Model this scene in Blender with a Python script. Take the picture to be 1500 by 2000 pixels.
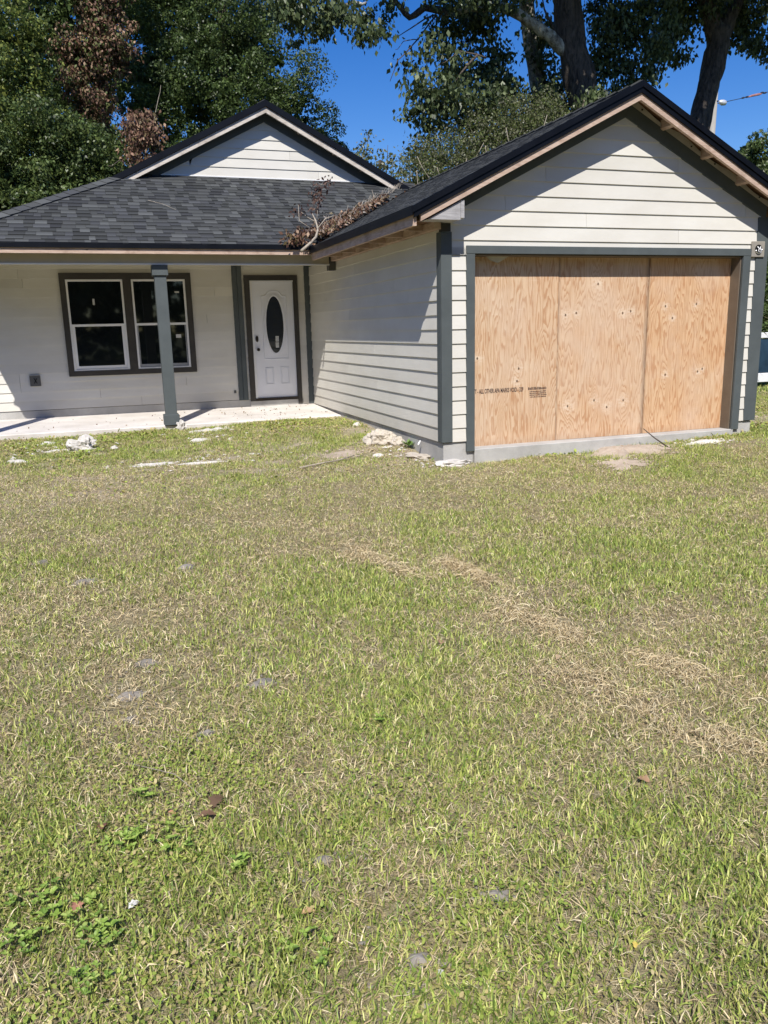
import bpy, bmesh, math, random
import numpy as np
from mathutils import Vector, Matrix
import mathutils.noise as mn

# ------------------------------------------------------------------ camera, sky, sun, exposure
scene = bpy.context.scene
for o in list(bpy.data.objects):
    bpy.data.objects.remove(o)

PITCH, YAW, ROLL, FPX = 0.22579, 0.33466, -0.023743, 1560.97
fwd = Vector((math.sin(YAW)*math.cos(PITCH), math.cos(YAW)*math.cos(PITCH), -math.sin(PITCH)))
rgt = fwd.cross(Vector((0, 0, 1))).normalized()
upv = rgt.cross(fwd)
r2 = rgt*math.cos(ROLL) + upv*math.sin(ROLL)
u2 = -rgt*math.sin(ROLL) + upv*math.cos(ROLL)
cam_data = bpy.data.cameras.new('camera')
cam = bpy.data.objects.new('camera', cam_data)
scene.collection.objects.link(cam)
cam.matrix_world = Matrix(((r2.x, u2.x, -fwd.x, 0), (r2.y, u2.y, -fwd.y, 0), (r2.z, u2.z, -fwd.z, 1.6), (0, 0, 0, 1)))
cam_data.sensor_fit = 'VERTICAL'
cam_data.sensor_height = 24.0
cam_data.sensor_width = 18.0
cam_data.lens = FPX/2000.0*24.0
cam_data.clip_start = 0.05
cam_data.clip_end = 1500
scene.camera = cam

SUN_DIR = Vector((0.445, 1.0, -1.22)).normalized()
elev = math.asin(-SUN_DIR.z)
azim = math.atan2(-SUN_DIR.x, -SUN_DIR.y)
world = bpy.data.worlds.new('World')
scene.world = world
world.use_nodes = True
wn = world.node_tree
wn.nodes.clear()
sky = wn.nodes.new('ShaderNodeTexSky')
sky.sky_type = 'NISHITA'
sky.sun_disc = False
sky.sun_elevation = elev
sky.sun_rotation = azim
sky.air_density = 1.0
sky.dust_density = 0.2
sky.ozone_density = 3.0
bgn = wn.nodes.new('ShaderNodeBackground')
bgn.inputs['Strength'].default_value = 0.11
won = wn.nodes.new('ShaderNodeOutputWorld')
hs = wn.nodes.new('ShaderNodeHueSaturation')
hs.inputs['Hue'].default_value = 0.517
hs.inputs['Saturation'].default_value = 1.42
wn.links.new(sky.outputs[0], hs.inputs['Color'])
wn.links.new(hs.outputs[0], bgn.inputs[0])
wn.links.new(bgn.outputs[0], won.inputs[0])

sun_data = bpy.data.lights.new('sun', 'SUN')
sun_data.energy = 5.0
sun_data.angle = math.radians(0.5)
sun_data.color = (1.0, 0.955, 0.89)
sun = bpy.data.objects.new('sun', sun_data)
scene.collection.objects.link(sun)
sun.rotation_euler = SUN_DIR.to_track_quat('-Z', 'Y').to_euler()
sun.location = (-10, -20, 30)

scene.view_settings.view_transform = 'Standard'
scene.view_settings.look = 'None'
scene.view_settings.gamma = 1.0
scene.view_settings.exposure = 0.22
scene.view_settings.use_curve_mapping = False

RNG = np.random.default_rng(7)
random.seed(7)
PI = math.pi

# ------------------------------------------------------------------ helpers: materials
def new_mat(name):
    m = bpy.data.materials.new(name)
    m.use_nodes = True
    nt = m.node_tree
    nt.nodes.clear()
    out = nt.nodes.new('ShaderNodeOutputMaterial')
    bs = nt.nodes.new('ShaderNodeBsdfPrincipled')
    nt.links.new(bs.outputs[0], out.inputs[0])
    return m, nt, bs, out

def mixc(nt, fac, a, b, blend='MIX'):
    n = nt.nodes.new('ShaderNodeMix'); n.data_type = 'RGBA'; n.blend_type = blend
    for sock, v in ((n.inputs[0], fac), (n.inputs[6], a), (n.inputs[7], b)):
        if isinstance(v, bpy.types.NodeSocket): nt.links.new(v, sock)
        elif isinstance(v, (int, float)): sock.default_value = v
        else: sock.default_value = (v[0], v[1], v[2], 1)
    return n.outputs[2]

def mth(nt, op, a, b=None, c=None, clamp=False):
    n = nt.nodes.new('ShaderNodeMath'); n.operation = op; n.use_clamp = clamp
    for i, v in enumerate((a, b, c)):
        if v is None: continue
        if isinstance(v, bpy.types.NodeSocket): nt.links.new(v, n.inputs[i])
        else: n.inputs[i].default_value = v
    return n.outputs[0]

def geo_pos(nt):
    return nt.nodes.new('ShaderNodeNewGeometry').outputs['Position']

def mapping(nt, vec, scale):
    n = nt.nodes.new('ShaderNodeMapping')
    nt.links.new(vec, n.inputs['Vector'])
    n.inputs['Scale'].default_value = scale
    return n.outputs[0]

def noise(nt, vec, scale, detail=4, rough=0.6, dist=0.0):
    n = nt.nodes.new('ShaderNodeTexNoise')
    nt.links.new(vec, n.inputs['Vector'])
    n.inputs['Scale'].default_value = scale
    n.inputs['Detail'].default_value = detail
    n.inputs['Roughness'].default_value = rough
    n.inputs['Distortion'].default_value = dist
    return n.outputs['Fac']

def ramp(nt, fac, stops):
    n = nt.nodes.new('ShaderNodeValToRGB')
    nt.links.new(fac, n.inputs[0])
    el = n.color_ramp.elements
    while len(el) < len(stops): el.new(0.5)
    for e, (p, c) in zip(el, stops):
        e.position = p
        e.color = (c, c, c, 1) if isinstance(c, (int, float)) else (c[0], c[1], c[2], 1)
    return n.outputs[0]

def bump(nt, bs, h, strength=0.3, dist=0.01):
    n = nt.nodes.new('ShaderNodeBump')
    n.inputs['Strength'].default_value = strength
    n.inputs['Distance'].default_value = dist
    nt.links.new(h, n.inputs['Height'])
    nt.links.new(n.outputs[0], bs.inputs['Normal'])

def obj_rand(nt):
    return nt.nodes.new('ShaderNodeObjectInfo').outputs['Random']

def simple(name, col, rough=0.6, var=0.12, scale=6.0, bmp=0.15, bscale=60.0, spec=0.4, metal=0.0, stretch=(1, 1, 1), rand=0.0):
    m, nt, bs, out = new_mat(name)
    p = mapping(nt, geo_pos(nt), stretch)
    f = noise(nt, p, scale, 6, 0.65)
    lo = [max(0, c*(1-var*1.6)) for c in col]; hi = [min(1, c*(1+var)) for c in col]
    c = mixc(nt, ramp(nt, f, ((0.3, 0.0), (0.7, 1.0))), lo, hi)
    if rand > 0:
        k = mth(nt, 'MULTIPLY_ADD', obj_rand(nt), rand*2, 1-rand)
        mul = nt.nodes.new('ShaderNodeVectorMath'); mul.operation = 'SCALE'
        nt.links.new(c, mul.inputs[0]); nt.links.new(k, mul.inputs['Scale']); c = mul.outputs[0]
    nt.links.new(c, bs.inputs['Base Color'])
    bs.inputs['Roughness'].default_value = rough
    bs.inputs['Specular IOR Level'].default_value = spec
    bs.inputs['Metallic'].default_value = metal
    if bmp > 0:
        bump(nt, bs, noise(nt, p, bscale, 5, 0.6), bmp, 0.004)
    return m

def siding_mat():
    m, nt, bs, out = new_mat('painted_fibre_cement')
    g = geo_pos(nt)
    f = noise(nt, mapping(nt, g, (1, 1, 2.5)), 1.6, 5, 0.6)
    c = mixc(nt, ramp(nt, f, ((0.3, 0), (0.7, 1))), (0.62, 0.595, 0.53), (0.69, 0.67, 0.61))
    st = noise(nt, mapping(nt, g, (3, 3, 14)), 2.2, 6, 0.7)
    c = mixc(nt, ramp(nt, st, ((0.60, 0.0), (0.74, 0.30))), c, (0.62, 0.57, 0.47))
    dots = noise(nt, g, 46, 2, 0.5)
    c = mixc(nt, ramp(nt, dots, ((0.72, 0.0), (0.78, 0.35))), c, (0.42, 0.38, 0.33))
    sz = nt.nodes.new('ShaderNodeSeparateXYZ'); nt.links.new(g, sz.inputs[0])
    low = mth(nt, 'MULTIPLY', ramp(nt, mth(nt, 'MULTIPLY', sz.outputs['Z'], 1.0), ((0.35, 1.0), (0.62, 0.0))), noise(nt, g, 9, 5, 0.7))
    c = mixc(nt, mth(nt, 'MULTIPLY', low, 0.45), c, (0.50, 0.44, 0.35))
    k = mth(nt, 'MULTIPLY_ADD', obj_rand(nt), 0.13, 0.93)
    mul = nt.nodes.new('ShaderNodeVectorMath'); mul.operation = 'SCALE'
    nt.links.new(c, mul.inputs[0]); nt.links.new(k, mul.inputs['Scale'])
    nt.links.new(mul.outputs[0], bs.inputs['Base Color'])
    bs.inputs['Roughness'].default_value = 0.55
    bs.inputs['Specular IOR Level'].default_value = 0.35
    bump(nt, bs, noise(nt, mapping(nt, g, (4, 4, 60)), 6, 6, 0.6), 0.12, 0.003)
    return m

def lumber_mat(name, a, b, grey=0.0):
    m, nt, bs, out = new_mat(name)
    g = geo_pos(nt)
    f = noise(nt, mapping(nt, g, (3, 3, 26)), 2.2, 7, 0.65, 0.4)
    c = mixc(nt, ramp(nt, f, ((0.32, 0), (0.68, 1))), a, b)
    w = noise(nt, g, 3.0, 5, 0.7)
    c = mixc(nt, ramp(nt, w, ((0.5, 0.0), (0.66, 0.6))), c, (a[0]*0.55, a[1]*0.52, a[2]*0.5))
    kn = noise(nt, mapping(nt, g, (1, 1, 2)), 7.5, 2, 0.4)
    c = mixc(nt, ramp(nt, kn, ((0.72, 0.0), (0.76, 0.85))), c, (0.07, 0.04, 0.025))
    nt.links.new(c, bs.inputs['Base Color'])
    bs.inputs['Roughness'].default_value = 0.75
    bump(nt, bs, f, 0.35, 0.004)
    return m

def plywood_mat(name, x0, knots, seed, tint=(1, 1, 1), fscale=1.0):
    """rotary-cut pine face: grain bands of a field in x that ripples round each knot"""
    m, nt, bs, out = new_mat(name)
    g = geo_pos(nt)
    s = nt.nodes.new('ShaderNodeSeparateXYZ'); nt.links.new(g, s.inputs[0])
    X = mth(nt, 'SUBTRACT', s.outputs['X'], x0); Z = s.outputs['Z']
    cb = nt.nodes.new('ShaderNodeCombineXYZ')
    nt.links.new(X, cb.inputs[0]); nt.links.new(Z, cb.inputs[2]); cb.inputs[1].default_value = seed*3.7
    v = cb.outputs[0]
    n1 = noise(nt, mapping(nt, v, (3.0, 1, 0.42)), 1.5, 3, 0.45, 0.2)
    n2 = noise(nt, mapping(nt, v, (11, 1, 1.7)), 1.6, 3, 0.55)
    fld = mth(nt, 'MULTIPLY', X, 7.0*fscale)
    fld = mth(nt, 'MULTIPLY_ADD', n1, 22.0, fld)
    fld = mth(nt, 'MULTIPLY_ADD', n2, 2.4, fld)
    dark = None
    for (kx, kz, amp, sx, szz) in knots:
        dx = mth(nt, 'DIVIDE', mth(nt, 'SUBTRACT', X, kx), sx)
        dz = mth(nt, 'DIVIDE', mth(nt, 'SUBTRACT', Z, kz), szz*1.15)
        d2 = mth(nt, 'ADD', mth(nt, 'MULTIPLY', dx, dx), mth(nt, 'MULTIPLY', dz, dz))
        e = mth(nt, 'POWER', 2.718, mth(nt, 'MULTIPLY', d2, -1.0))
        fld = mth(nt, 'MULTIPLY_ADD', e, amp*1.35, fld)
        dx3 = mth(nt, 'DIVIDE', mth(nt, 'SUBTRACT', X, kx), 0.013)
        dz3 = mth(nt, 'DIVIDE', mth(nt, 'SUBTRACT', Z, kz), 0.017)
        d3 = mth(nt, 'ADD', mth(nt, 'MULTIPLY', dx3, dx3), mth(nt, 'MULTIPLY', dz3, dz3))
        k = mth(nt, 'SUBTRACT', 1.0, d3, None, True)
        dark = k if dark is None else mth(nt, 'MAXIMUM', dark, k)
    fr = mth(nt, 'FRACT', fld)
    band = ramp(nt, fr, ((0.0, 0.0), (0.42, 0.25), (0.66, 1.0), (0.84, 0.85), (0.9, 0.0)))
    fine = noise(nt, mapping(nt, v, (90, 1, 3.5)), 1.0, 5, 0.7)
    base = mixc(nt, ramp(nt, noise(nt, v, 2.0, 4, 0.6), ((0.35, 0), (0.65, 1))), (0.66*tint[0], 0.475*tint[1], 0.31*tint[2]), (0.64*tint[0], 0.43*tint[1], 0.265*tint[2]))
    c = mixc(nt, mth(nt, 'MULTIPLY', band, 0.66), base, (0.40*tint[0], 0.175*tint[1], 0.068*tint[2]))
    c = mixc(nt, mth(nt, 'MULTIPLY', ramp(nt, fine, ((0.45, 0), (0.7, 1))), 0.28), c, (0.30, 0.15, 0.07))
    # sun-bleached, scuffed zones
    bl = noise(nt, mapping(nt, v, (1, 1, 0.8)), 1.7, 5, 0.6)
    c = mixc(nt, ramp(nt, bl, ((0.46, 0.0), (0.68, 0.42))), c, (0.66, 0.52, 0.40))
    sc = noise(nt, mapping(nt, v, (1.0, 1, 45)), 2.0, 2, 0.5)
    c = mixc(nt, ramp(nt, sc, ((0.74, 0.0), (0.77, 0.25))), c, (0.85, 0.72, 0.58))
    halo = None
    for (kx, kz, amp, sx, szz) in knots:
        dx = mth(nt, 'DIVIDE', mth(nt, 'SUBTRACT', X, kx), sx*1.15); dz = mth(nt, 'DIVIDE', mth(nt, 'SUBTRACT', Z, kz), sx*1.0)
        q = mth(nt, 'POWER', 2.718, mth(nt, 'MULTIPLY', mth(nt, 'ADD', mth(nt, 'MULTIPLY', dx, dx), mth(nt, 'MULTIPLY', dz, dz)), -1.0))
        halo = q if halo is None else mth(nt, 'MAXIMUM', halo, q)
    hn = noise(nt, mapping(nt, v, (16, 1, 34)), 1.2, 5, 0.7)
    c = mixc(nt, mth(nt, 'MULTIPLY', halo, ramp(nt, hn, ((0.4, 0.05), (0.6, 0.75)))), c, (0.78, 0.66, 0.52))
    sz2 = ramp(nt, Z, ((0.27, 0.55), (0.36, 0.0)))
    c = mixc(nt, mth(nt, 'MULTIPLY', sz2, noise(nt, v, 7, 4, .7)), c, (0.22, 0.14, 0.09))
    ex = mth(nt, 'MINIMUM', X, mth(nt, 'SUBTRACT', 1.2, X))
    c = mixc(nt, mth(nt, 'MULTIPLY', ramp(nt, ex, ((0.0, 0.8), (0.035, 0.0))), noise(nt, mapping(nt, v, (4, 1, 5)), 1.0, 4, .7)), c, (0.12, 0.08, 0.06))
    c = mixc(nt, ramp(nt, dark, ((0.0, 0.0), (0.5, 0.9))), c, (0.09, 0.045, 0.02))
    nt.links.new(c, bs.inputs['Base Color'])
    bs.inputs['Roughness'].default_value = 0.62
    bs.inputs['Specular IOR Level'].default_value = 0.25
    bump(nt, bs, mth(nt, 'ADD', band, fine), 0.18, 0.002)
    return m

def attr_mat(name, rough=0.6, spec=0.3, transl=0.0, var=0.0, bscale=0, sheen_grain=0):
    m, nt, bs, out = new_mat(name)
    a = nt.nodes.new('ShaderNodeAttribute'); a.attribute_name = 'Col'
    c = a.outputs['Color']
    if var > 0:
        g = geo_pos(nt)
        f = noise(nt, g, 140, 3, 0.7)
        k = mth(nt, 'MULTIPLY_ADD', f, var*2, 1-var)
        mul = nt.nodes.new('ShaderNodeVectorMath'); mul.operation = 'SCALE'
        nt.links.new(c, mul.inputs[0]); nt.links.new(k, mul.inputs['Scale']); c = mul.outputs[0]
        bump(nt, bs, f, 0.5, 0.003)
    nt.links.new(c, bs.inputs['Base Color'])
    bs.inputs['Roughness'].default_value = rough
    bs.inputs['Specular IOR Level'].default_value = spec
    if transl > 0:
        tr = nt.nodes.new('ShaderNodeBsdfTranslucent')
        nt.links.new(c, tr.inputs['Color'])
        mx = nt.nodes.new('ShaderNodeMixShader'); mx.inputs[0].default_value = transl
        nt.links.new(bs.outputs[0], mx.inputs[1]); nt.links.new(tr.outputs[0], mx.inputs[2])
        nt.links.new(mx.outputs[0], out.inputs[0])
    return m

def ground_mat():
    m, nt, bs, out = new_mat('sandy_soil')
    g = geo_pos(nt)
    f = noise(nt, g, 3.5, 8, 0.7)
    c = mixc(nt, ramp(nt, f, ((0.35, 0), (0.65, 1))), (0.27, 0.225, 0.12), (0.43, 0.37, 0.21))
    f2 = noise(nt, g, 70, 4, 0.7)
    c = mixc(nt, ramp(nt, f2, ((0.4, 0.5), (0.62, 0.0))), c, (0.10, 0.08, 0.05))
    f3 = noise(nt, g, 0.9, 4, 0.6)
    c = mixc(nt, ramp(nt, f3, ((0.45, 0.0), (0.7, 0.4))), c, (0.25, 0.265, 0.095))
    sp = nt.nodes.new('ShaderNodeSeparateXYZ'); nt.links.new(g, sp.inputs[0])
    near = ramp(nt, mth(nt, 'MULTIPLY', sp.outputs['Y'], 0.1), ((0.70, 0.0), (0.80, 1.0)))
    c = mixc(nt, mth(nt, 'MULTIPLY', near, ramp(nt, noise(nt, g, 2.6, 6, .7), ((.42, 0), (.58, .85)))), c, (0.46, 0.385, 0.29))
    dy = mth(nt, 'SUBTRACT', sp.outputs['Y'], 6.5); dx = mth(nt, 'SUBTRACT', sp.outputs['X'], 4.0)
    dd = mth(nt, 'SQRT', mth(nt, 'ADD', mth(nt, 'MULTIPLY', dx, dx), mth(nt, 'MULTIPLY', dy, dy)))
    turf = mixc(nt, ramp(nt, noise(nt, g, 6, 6, .7), ((.35, 0), (.65, 1))), (0.075, 0.10, 0.03), (0.16, 0.17, 0.065))
    far = ramp(nt, mth(nt, 'MULTIPLY', dd, 0.05), ((0.40, 0.0), (0.50, 1.0)))
    c = mixc(nt, far, c, turf)
    nt.links.new(c, bs.inputs['Base Color'])
    bs.inputs['Roughness'].default_value = 0.95
    bump(nt, bs, f2, 0.9, 0.02)
    return m

def concrete_mat(name, a, b, stain=(0.25, 0.2, 0.15)):
    m, nt, bs, out = new_mat(name)
    g = geo_pos(nt)
    f = noise(nt, g, 2.2, 7, 0.65)
    c = mixc(nt, ramp(nt, f, ((0.35, 0), (0.65, 1))), a, b)
    f2 = noise(nt, g, 22, 5, 0.75)
    c = mixc(nt, ramp(nt, f2, ((0.58, 0), (0.72, 0.35))), c, stain)
    f3 = noise(nt, g, 90, 3, 0.7)
    c = mixc(nt, ramp(nt, f3, ((0.66, 0), (0.72, 0.5))), c, (a[0]*0.45, a[1]*0.42, a[2]*0.4))
    nt.links.new(c, bs.inputs['Base Color'])
    bs.inputs['Roughness'].default_value = 0.9
    bump(nt, bs, mth(nt, 'ADD', f2, f3), 0.4, 0.006)
    return m

def bark_mat(name, a, b, lichen=0.0):
    m, nt, bs, out = new_mat(name)
    g = geo_pos(nt)
    f = noise(nt, mapping(nt, g, (9, 9, 2.2)), 1.6, 7, 0.7, 0.6)
    c = mixc(nt, ramp(nt, f, ((0.38, 0), (0.62, 1))), a, b)
    if lichen > 0:
        l = noise(nt, g, 5.5, 6, 0.75)
        c = mixc(nt, ramp(nt, l, ((0.5-0.1*lichen, 0), (0.6, lichen))), c, (0.55, 0.54, 0.46))
    nt.links.new(c, bs.inputs['Base Color'])
    bs.inputs['Roughness'].default_value = 0.9
    bump(nt, bs, f, 1.0, 0.06)
    return m

M = {}
M['siding'] = siding_mat()
M['trim'] = simple('slate_trim_paint', (0.092, 0.106, 0.108), 0.7, 0.10, 2.5, 0.08, 50, spec=0.15)
M['jamb_bounce'] = simple('bounce_tinted_jamb', (0.15, 0.12, 0.09), 0.55, 0.12, 3, 0.08, 50)  # trim paint with the brown of bounced light put into its colour
M['trim_brown'] = simple('dark_umber_trim_paint', (0.062, 0.058, 0.052), 0.7, 0.12, 3, 0.08, 50, spec=0.12)
M['black_metal'] = simple('black_drip_metal', (0.005, 0.006, 0.009), 0.4, 0.25, 4, 0.05, 30, spec=0.2)
M['lumber'] = lumber_mat('raw_lumber', (0.40, 0.27, 0.195), (0.58, 0.45, 0.36))
M['lumber_pale'] = lumber_mat('bleached_lumber', (0.50, 0.43, 0.36), (0.68, 0.63, 0.56))
M['lumber_grey'] = lumber_mat('weathered_plywood', (0.26, 0.25, 0.25), (0.46, 0.45, 0.45))
M['sheathing'] = simple('roof_sheathing', (0.16, 0.085, 0.045), 0.85, 0.3, 14, 0.3, 40)
M['wrap'] = simple('house_wrap', (0.45, 0.43, 0.38), 0.6, 0.15, 4, 0.1, 20)
M['beam'] = simple('cream_beam_paint', (0.52, 0.47, 0.36), 0.5, 0.08, 2, 0.06, 60)
M['white'] = simple('white_vinyl', (0.80, 0.80, 0.79), 0.4, 0.03, 3, 0.02, 30)
M['door'] = simple('white_door_enamel', (0.74, 0.75, 0.79), 0.38, 0.03, 2, 0.02, 20)
M['screen'] = simple('grey_screen_frame', (0.28, 0.29, 0.30), 0.5, 0.08, 4, 0.03, 30)
M['bronze'] = simple('dark_bronze', (0.035, 0.028, 0.024), 0.35, 0.2, 10, 0.03, 30, metal=0.6)
M['paper'] = simple('paper_label', (0.55, 0.55, 0.53), 0.7, 0.05, 30, 0.0)
M['ink'] = simple('stamp_ink', (0.055, 0.035, 0.035), 0.8, 0.3, 60, 0.0)
M['taupe'] = simple('taupe_vinyl', (0.30, 0.275, 0.235), 0.55, 0.05, 5, 0.04, 40)
M['outlet'] = simple('dark_grey_vinyl', (0.10, 0.10, 0.095), 0.55, 0.08, 5, 0.04, 40)
M['dark'] = simple('dark_void', (0.008, 0.008, 0.008), 0.9, 0.1, 5, 0.0)
M['foil'] = simple('bare_metal_box', (0.72, 0.72, 0.72), 0.28, 0.1, 20, 0.3, 60, metal=0.9)
M['concrete'] = concrete_mat('foundation_concrete', (0.36, 0.35, 0.33), (0.50, 0.49, 0.46))
M['slab'] = concrete_mat('porch_concrete', (0.58, 0.54, 0.49), (0.74, 0.70, 0.65), (0.42, 0.30, 0.2))
M['ground'] = ground_mat()
M['limestone'] = concrete_mat('broken_concrete', (0.50, 0.47, 0.42), (0.68, 0.65, 0.60), (0.33, 0.28, 0.22))
M['limestone_tan'] = concrete_mat('mortar_lump', (0.42, 0.37, 0.30), (0.60, 0.54, 0.45), (0.2, 0.15, 0.11))
M['greydirt'] = concrete_mat('grey_sand_mound', (0.16, 0.145, 0.12), (0.30, 0.27, 0.23), (0.08, 0.07, 0.06))
M['tandirt'] = concrete_mat('tan_sand', (0.33, 0.265, 0.20), (0.47, 0.39, 0.31), (0.2, 0.14, 0.1))
M['leaf'] = attr_mat('tree_leaf', 0.42, 0.4, 0.30)
M['dryleaf'] = attr_mat('dry_leaf', 0.6, 0.3, 0.12)
M['blade'] = attr_mat('grass_blade', 0.5, 0.35, 0.20)
M['straw'] = attr_mat('dry_straw', 0.7, 0.25, 0.15)
M['shingle'] = attr_mat('asphalt_granules', 0.85, 0.25, 0.0, var=0.28)
M['bark_oak'] = bark_mat('oak_bark', (0.022, 0.018, 0.015), (0.12, 0.095, 0.075))
M['bark_light'] = bark_mat('lichen_bark', (0.07, 0.06, 0.048), (0.24, 0.21, 0.17), 0.9)
M['twig'] = simple('pale_twig', (0.38, 0.33, 0.26), 0.85, 0.25, 20, 0.2, 60)
M['twig_dark'] = simple('dark_twig', (0.09, 0.07, 0.055), 0.85, 0.25, 20, 0.2, 60)
M['pole'] = simple('grey_utility_pole', (0.33, 0.31, 0.27), 0.85, 0.15, 3, 0.3, 20, stretch=(3, 3, .4))
M['lamp'] = simple('aluminium_lamp', (0.62, 0.64, 0.66), 0.35, 0.05, 10, 0.0, metal=0.3)
M['wire'] = simple('cable_black', (0.03, 0.03, 0.035), 0.6, 0.1, 10, 0.0)
M['splice'] = simple('rust_splice', (0.36, 0.17, 0.15), 0.6, 0.2, 10, 0.0)
M['blue'] = simple('dark_blue_panel', (0.022, 0.05, 0.085), 0.35, 0.3, 3, 0.1, 20)
M['red'] = simple('nail_head', (0.02, 0.02, 0.02), 0.5, 0.1, 10, 0.0)

def glass_mat():
    m, nt, bs, out = new_mat('window_glass')
    f = noise(nt, geo_pos(nt), 2.0, 2, 0.4)
    c = mixc(nt, f, (0.004, 0.006, 0.007), (0.010, 0.012, 0.013))
    nt.links.new(c, bs.inputs['Base Color'])
    bs.inputs['Roughness'].default_value = 0.03
    bs.inputs['IOR'].default_value = 1.45
    bs.inputs['Specular IOR Level'].default_value = 0.7
    return m
M['glass'] = glass_mat()

# ------------------------------------------------------------------ helpers: objects
COL = scene.collection
ROOT_LOC = {}

def root(name, label, cat, loc, group=None):
    o = bpy.data.objects.new(name, None)
    o.empty_display_size = 0.2
    COL.objects.link(o)
    o.location = loc
    o['label'] = label; o['category'] = cat
    if group: o['group'] = group
    ROOT_LOC[o] = Vector(loc)
    return o

def tag(o, label=None, cat=None, group=None, kind=None):
    if label: o['label'] = label
    if cat: o['category'] = cat
    if group: o['group'] = group
    if kind: o['kind'] = kind
    return o

def top_loc(p):
    while p.parent: p = p.parent
    return ROOT_LOC.get(p, Vector(p.location))

def attach(o, parent):
    """vertices are in world coordinates; every child of a thing keeps them there"""
    if parent is not None:
        o.parent = parent
        if parent.parent is None and parent in ROOT_LOC:
            o.matrix_parent_inverse = Matrix.Translation(-ROOT_LOC[parent])
        elif parent.parent is None:
            o.matrix_parent_inverse = Matrix.Translation(-Vector(parent.location))
    return o

class MB:
    def __init__(s): s.v = []; s.f = []; s.c = []; s.hascol = False
    def quad(s, a, b, c, d, col=None):
        i = len(s.v); s.v += [a, b, c, d]; s.f.append((i, i+1, i+2, i+3)); s._c(col, 4)
    def _c(s, col, n):
        if col is not None: s.hascol = True
        s.c += [col if col is not None else (1, 1, 1)]*n
    def hexa(s, p, col=None):
        """p: 4 bottom corners ccw then 4 top corners"""
        i = len(s.v); s.v += [tuple(q) for q in p]; s._c(col, 8)
        for f in ((3, 2, 1, 0), (4, 5, 6, 7), (0, 1, 5, 4), (1, 2, 6, 5), (2, 3, 7, 6), (3, 0, 4, 7)):
            s.f.append(tuple(i+k for k in f))
    def box(s, x0, x1, y0, y1, z0, z1, col=None):
        s.hexa([(x0, y0, z0), (x1, y0, z0), (x1, y1, z0), (x0, y1, z0), (x0, y0, z1), (x1, y0, z1), (x1, y1, z1), (x0, y1, z1)], col)
    def prism(s, pts, off, col=None):
        """closed polygon pts (3-D) extruded by vector off"""
        n = len(pts); i = len(s.v)
        s.v += [tuple(p) for p in pts] + [tuple(Vector(p)+Vector(off)) for p in pts]; s._c(col, 2*n)
        s.f.append(tuple(range(i, i+n))); s.f.append(tuple(range(i+2*n-1, i+n-1, -1)))
        for k in range(n):
            s.f.append((i+k, i+n+k, i+n+(k+1) % n, i+(k+1) % n))
    def tube(s, path, rad, n=8, wob=0.0, cap=True, col=None):
        P = [Vector(p) for p in path]
        R = rad if isinstance(rad, (list, tuple)) else [rad]*len(P)
        i0 = len(s.v)
        for k, p in enumerate(P):
            t = (P[min(k+1, len(P)-1)] - P[max(k-1, 0)]).normalized()
            a = t.cross(Vector((0.13, 0.37, 0.92)) if abs(t.z) < 0.8 else Vector((1, 0.2, 0))).normalized()
            b = t.cross(a)
            for q in range(n):
                th = 2*PI*q/n
                rr = R[k]*(1 + wob*(mn.noise(Vector((p.x*3+math.cos(th)*1.5, p.z*1.2, math.sin(th)*1.5+k*.35)))))
                s.v.append(tuple(p + a*math.cos(th)*rr + b*math.sin(th)*rr))
        s._c(col, n*len(P))
        for k in range(len(P)-1):
            for q in range(n):
                s.f.append((i0+k*n+q, i0+k*n+(q+1) % n, i0+(k+1)*n+(q+1) % n, i0+(k+1)*n+q))
        if cap:
            s.f.append(tuple(i0+q for q in reversed(range(n))))
            s.f.append(tuple(i0+(len(P)-1)*n+q for q in range(n)))
    def build(s, name, mat, parent=None, smooth=False, bevel=0.0):
        me = bpy.data.meshes.new(name)
        me.from_pydata(s.v, [], s.f)
        if s.hascol:
            at = me.color_attributes.new('Col', 'FLOAT_COLOR', 'POINT')
            arr = np.ones((len(s.v), 4), dtype=np.float32); arr[:, :3] = np.array(s.c, dtype=np.float32)
            at.data.foreach_set('color', arr.ravel())
        me.materials.append(mat)
        bm = bmesh.new(); bm.from_mesh(me)
        bmesh.ops.recalc_face_normals(bm, faces=bm.faces)
        if bevel > 0:
            bmesh.ops.bevel(bm, geom=list(bm.edges), offset=bevel, segments=1, affect='EDGES')
        bm.to_mesh(me); bm.free()
        if smooth:
            me.polygons.foreach_set('use_smooth', [True]*len(me.polygons))
        o = bpy.data.objects.new(name, me)
        COL.objects.link(o)
        return attach(o, parent)

def np_mesh(name, verts, faces_flat, sizes, cols, mat, parent=None):
    """fast mesh from numpy arrays"""
    me = bpy.data.meshes.new(name)
    me.vertices.add(len(verts)); me.vertices.foreach_set('co', verts.astype(np.float32).ravel())
    me.loops.add(len(faces_flat)); me.loops.foreach_set('vertex_index', faces_flat.astype(np.int32))
    me.polygons.add(len(sizes))
    starts = np.concatenate(([0], np.cumsum(sizes)[:-1])).astype(np.int32)
    me.polygons.foreach_set('loop_start', starts)
    me.polygons.foreach_set('loop_total', sizes.astype(np.int32))
    me.update(calc_edges=True)
    if cols is not None:
        at = me.color_attributes.new('Col', 'FLOAT_COLOR', 'POINT')
        arr = np.ones((len(verts), 4), dtype=np.float32); arr[:, :3] = cols
        at.data.foreach_set('color', arr.ravel())
    me.materials.append(mat)
    o = bpy.data.objects.new(name, me)
    COL.objects.link(o)
    return attach(o, parent)

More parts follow.
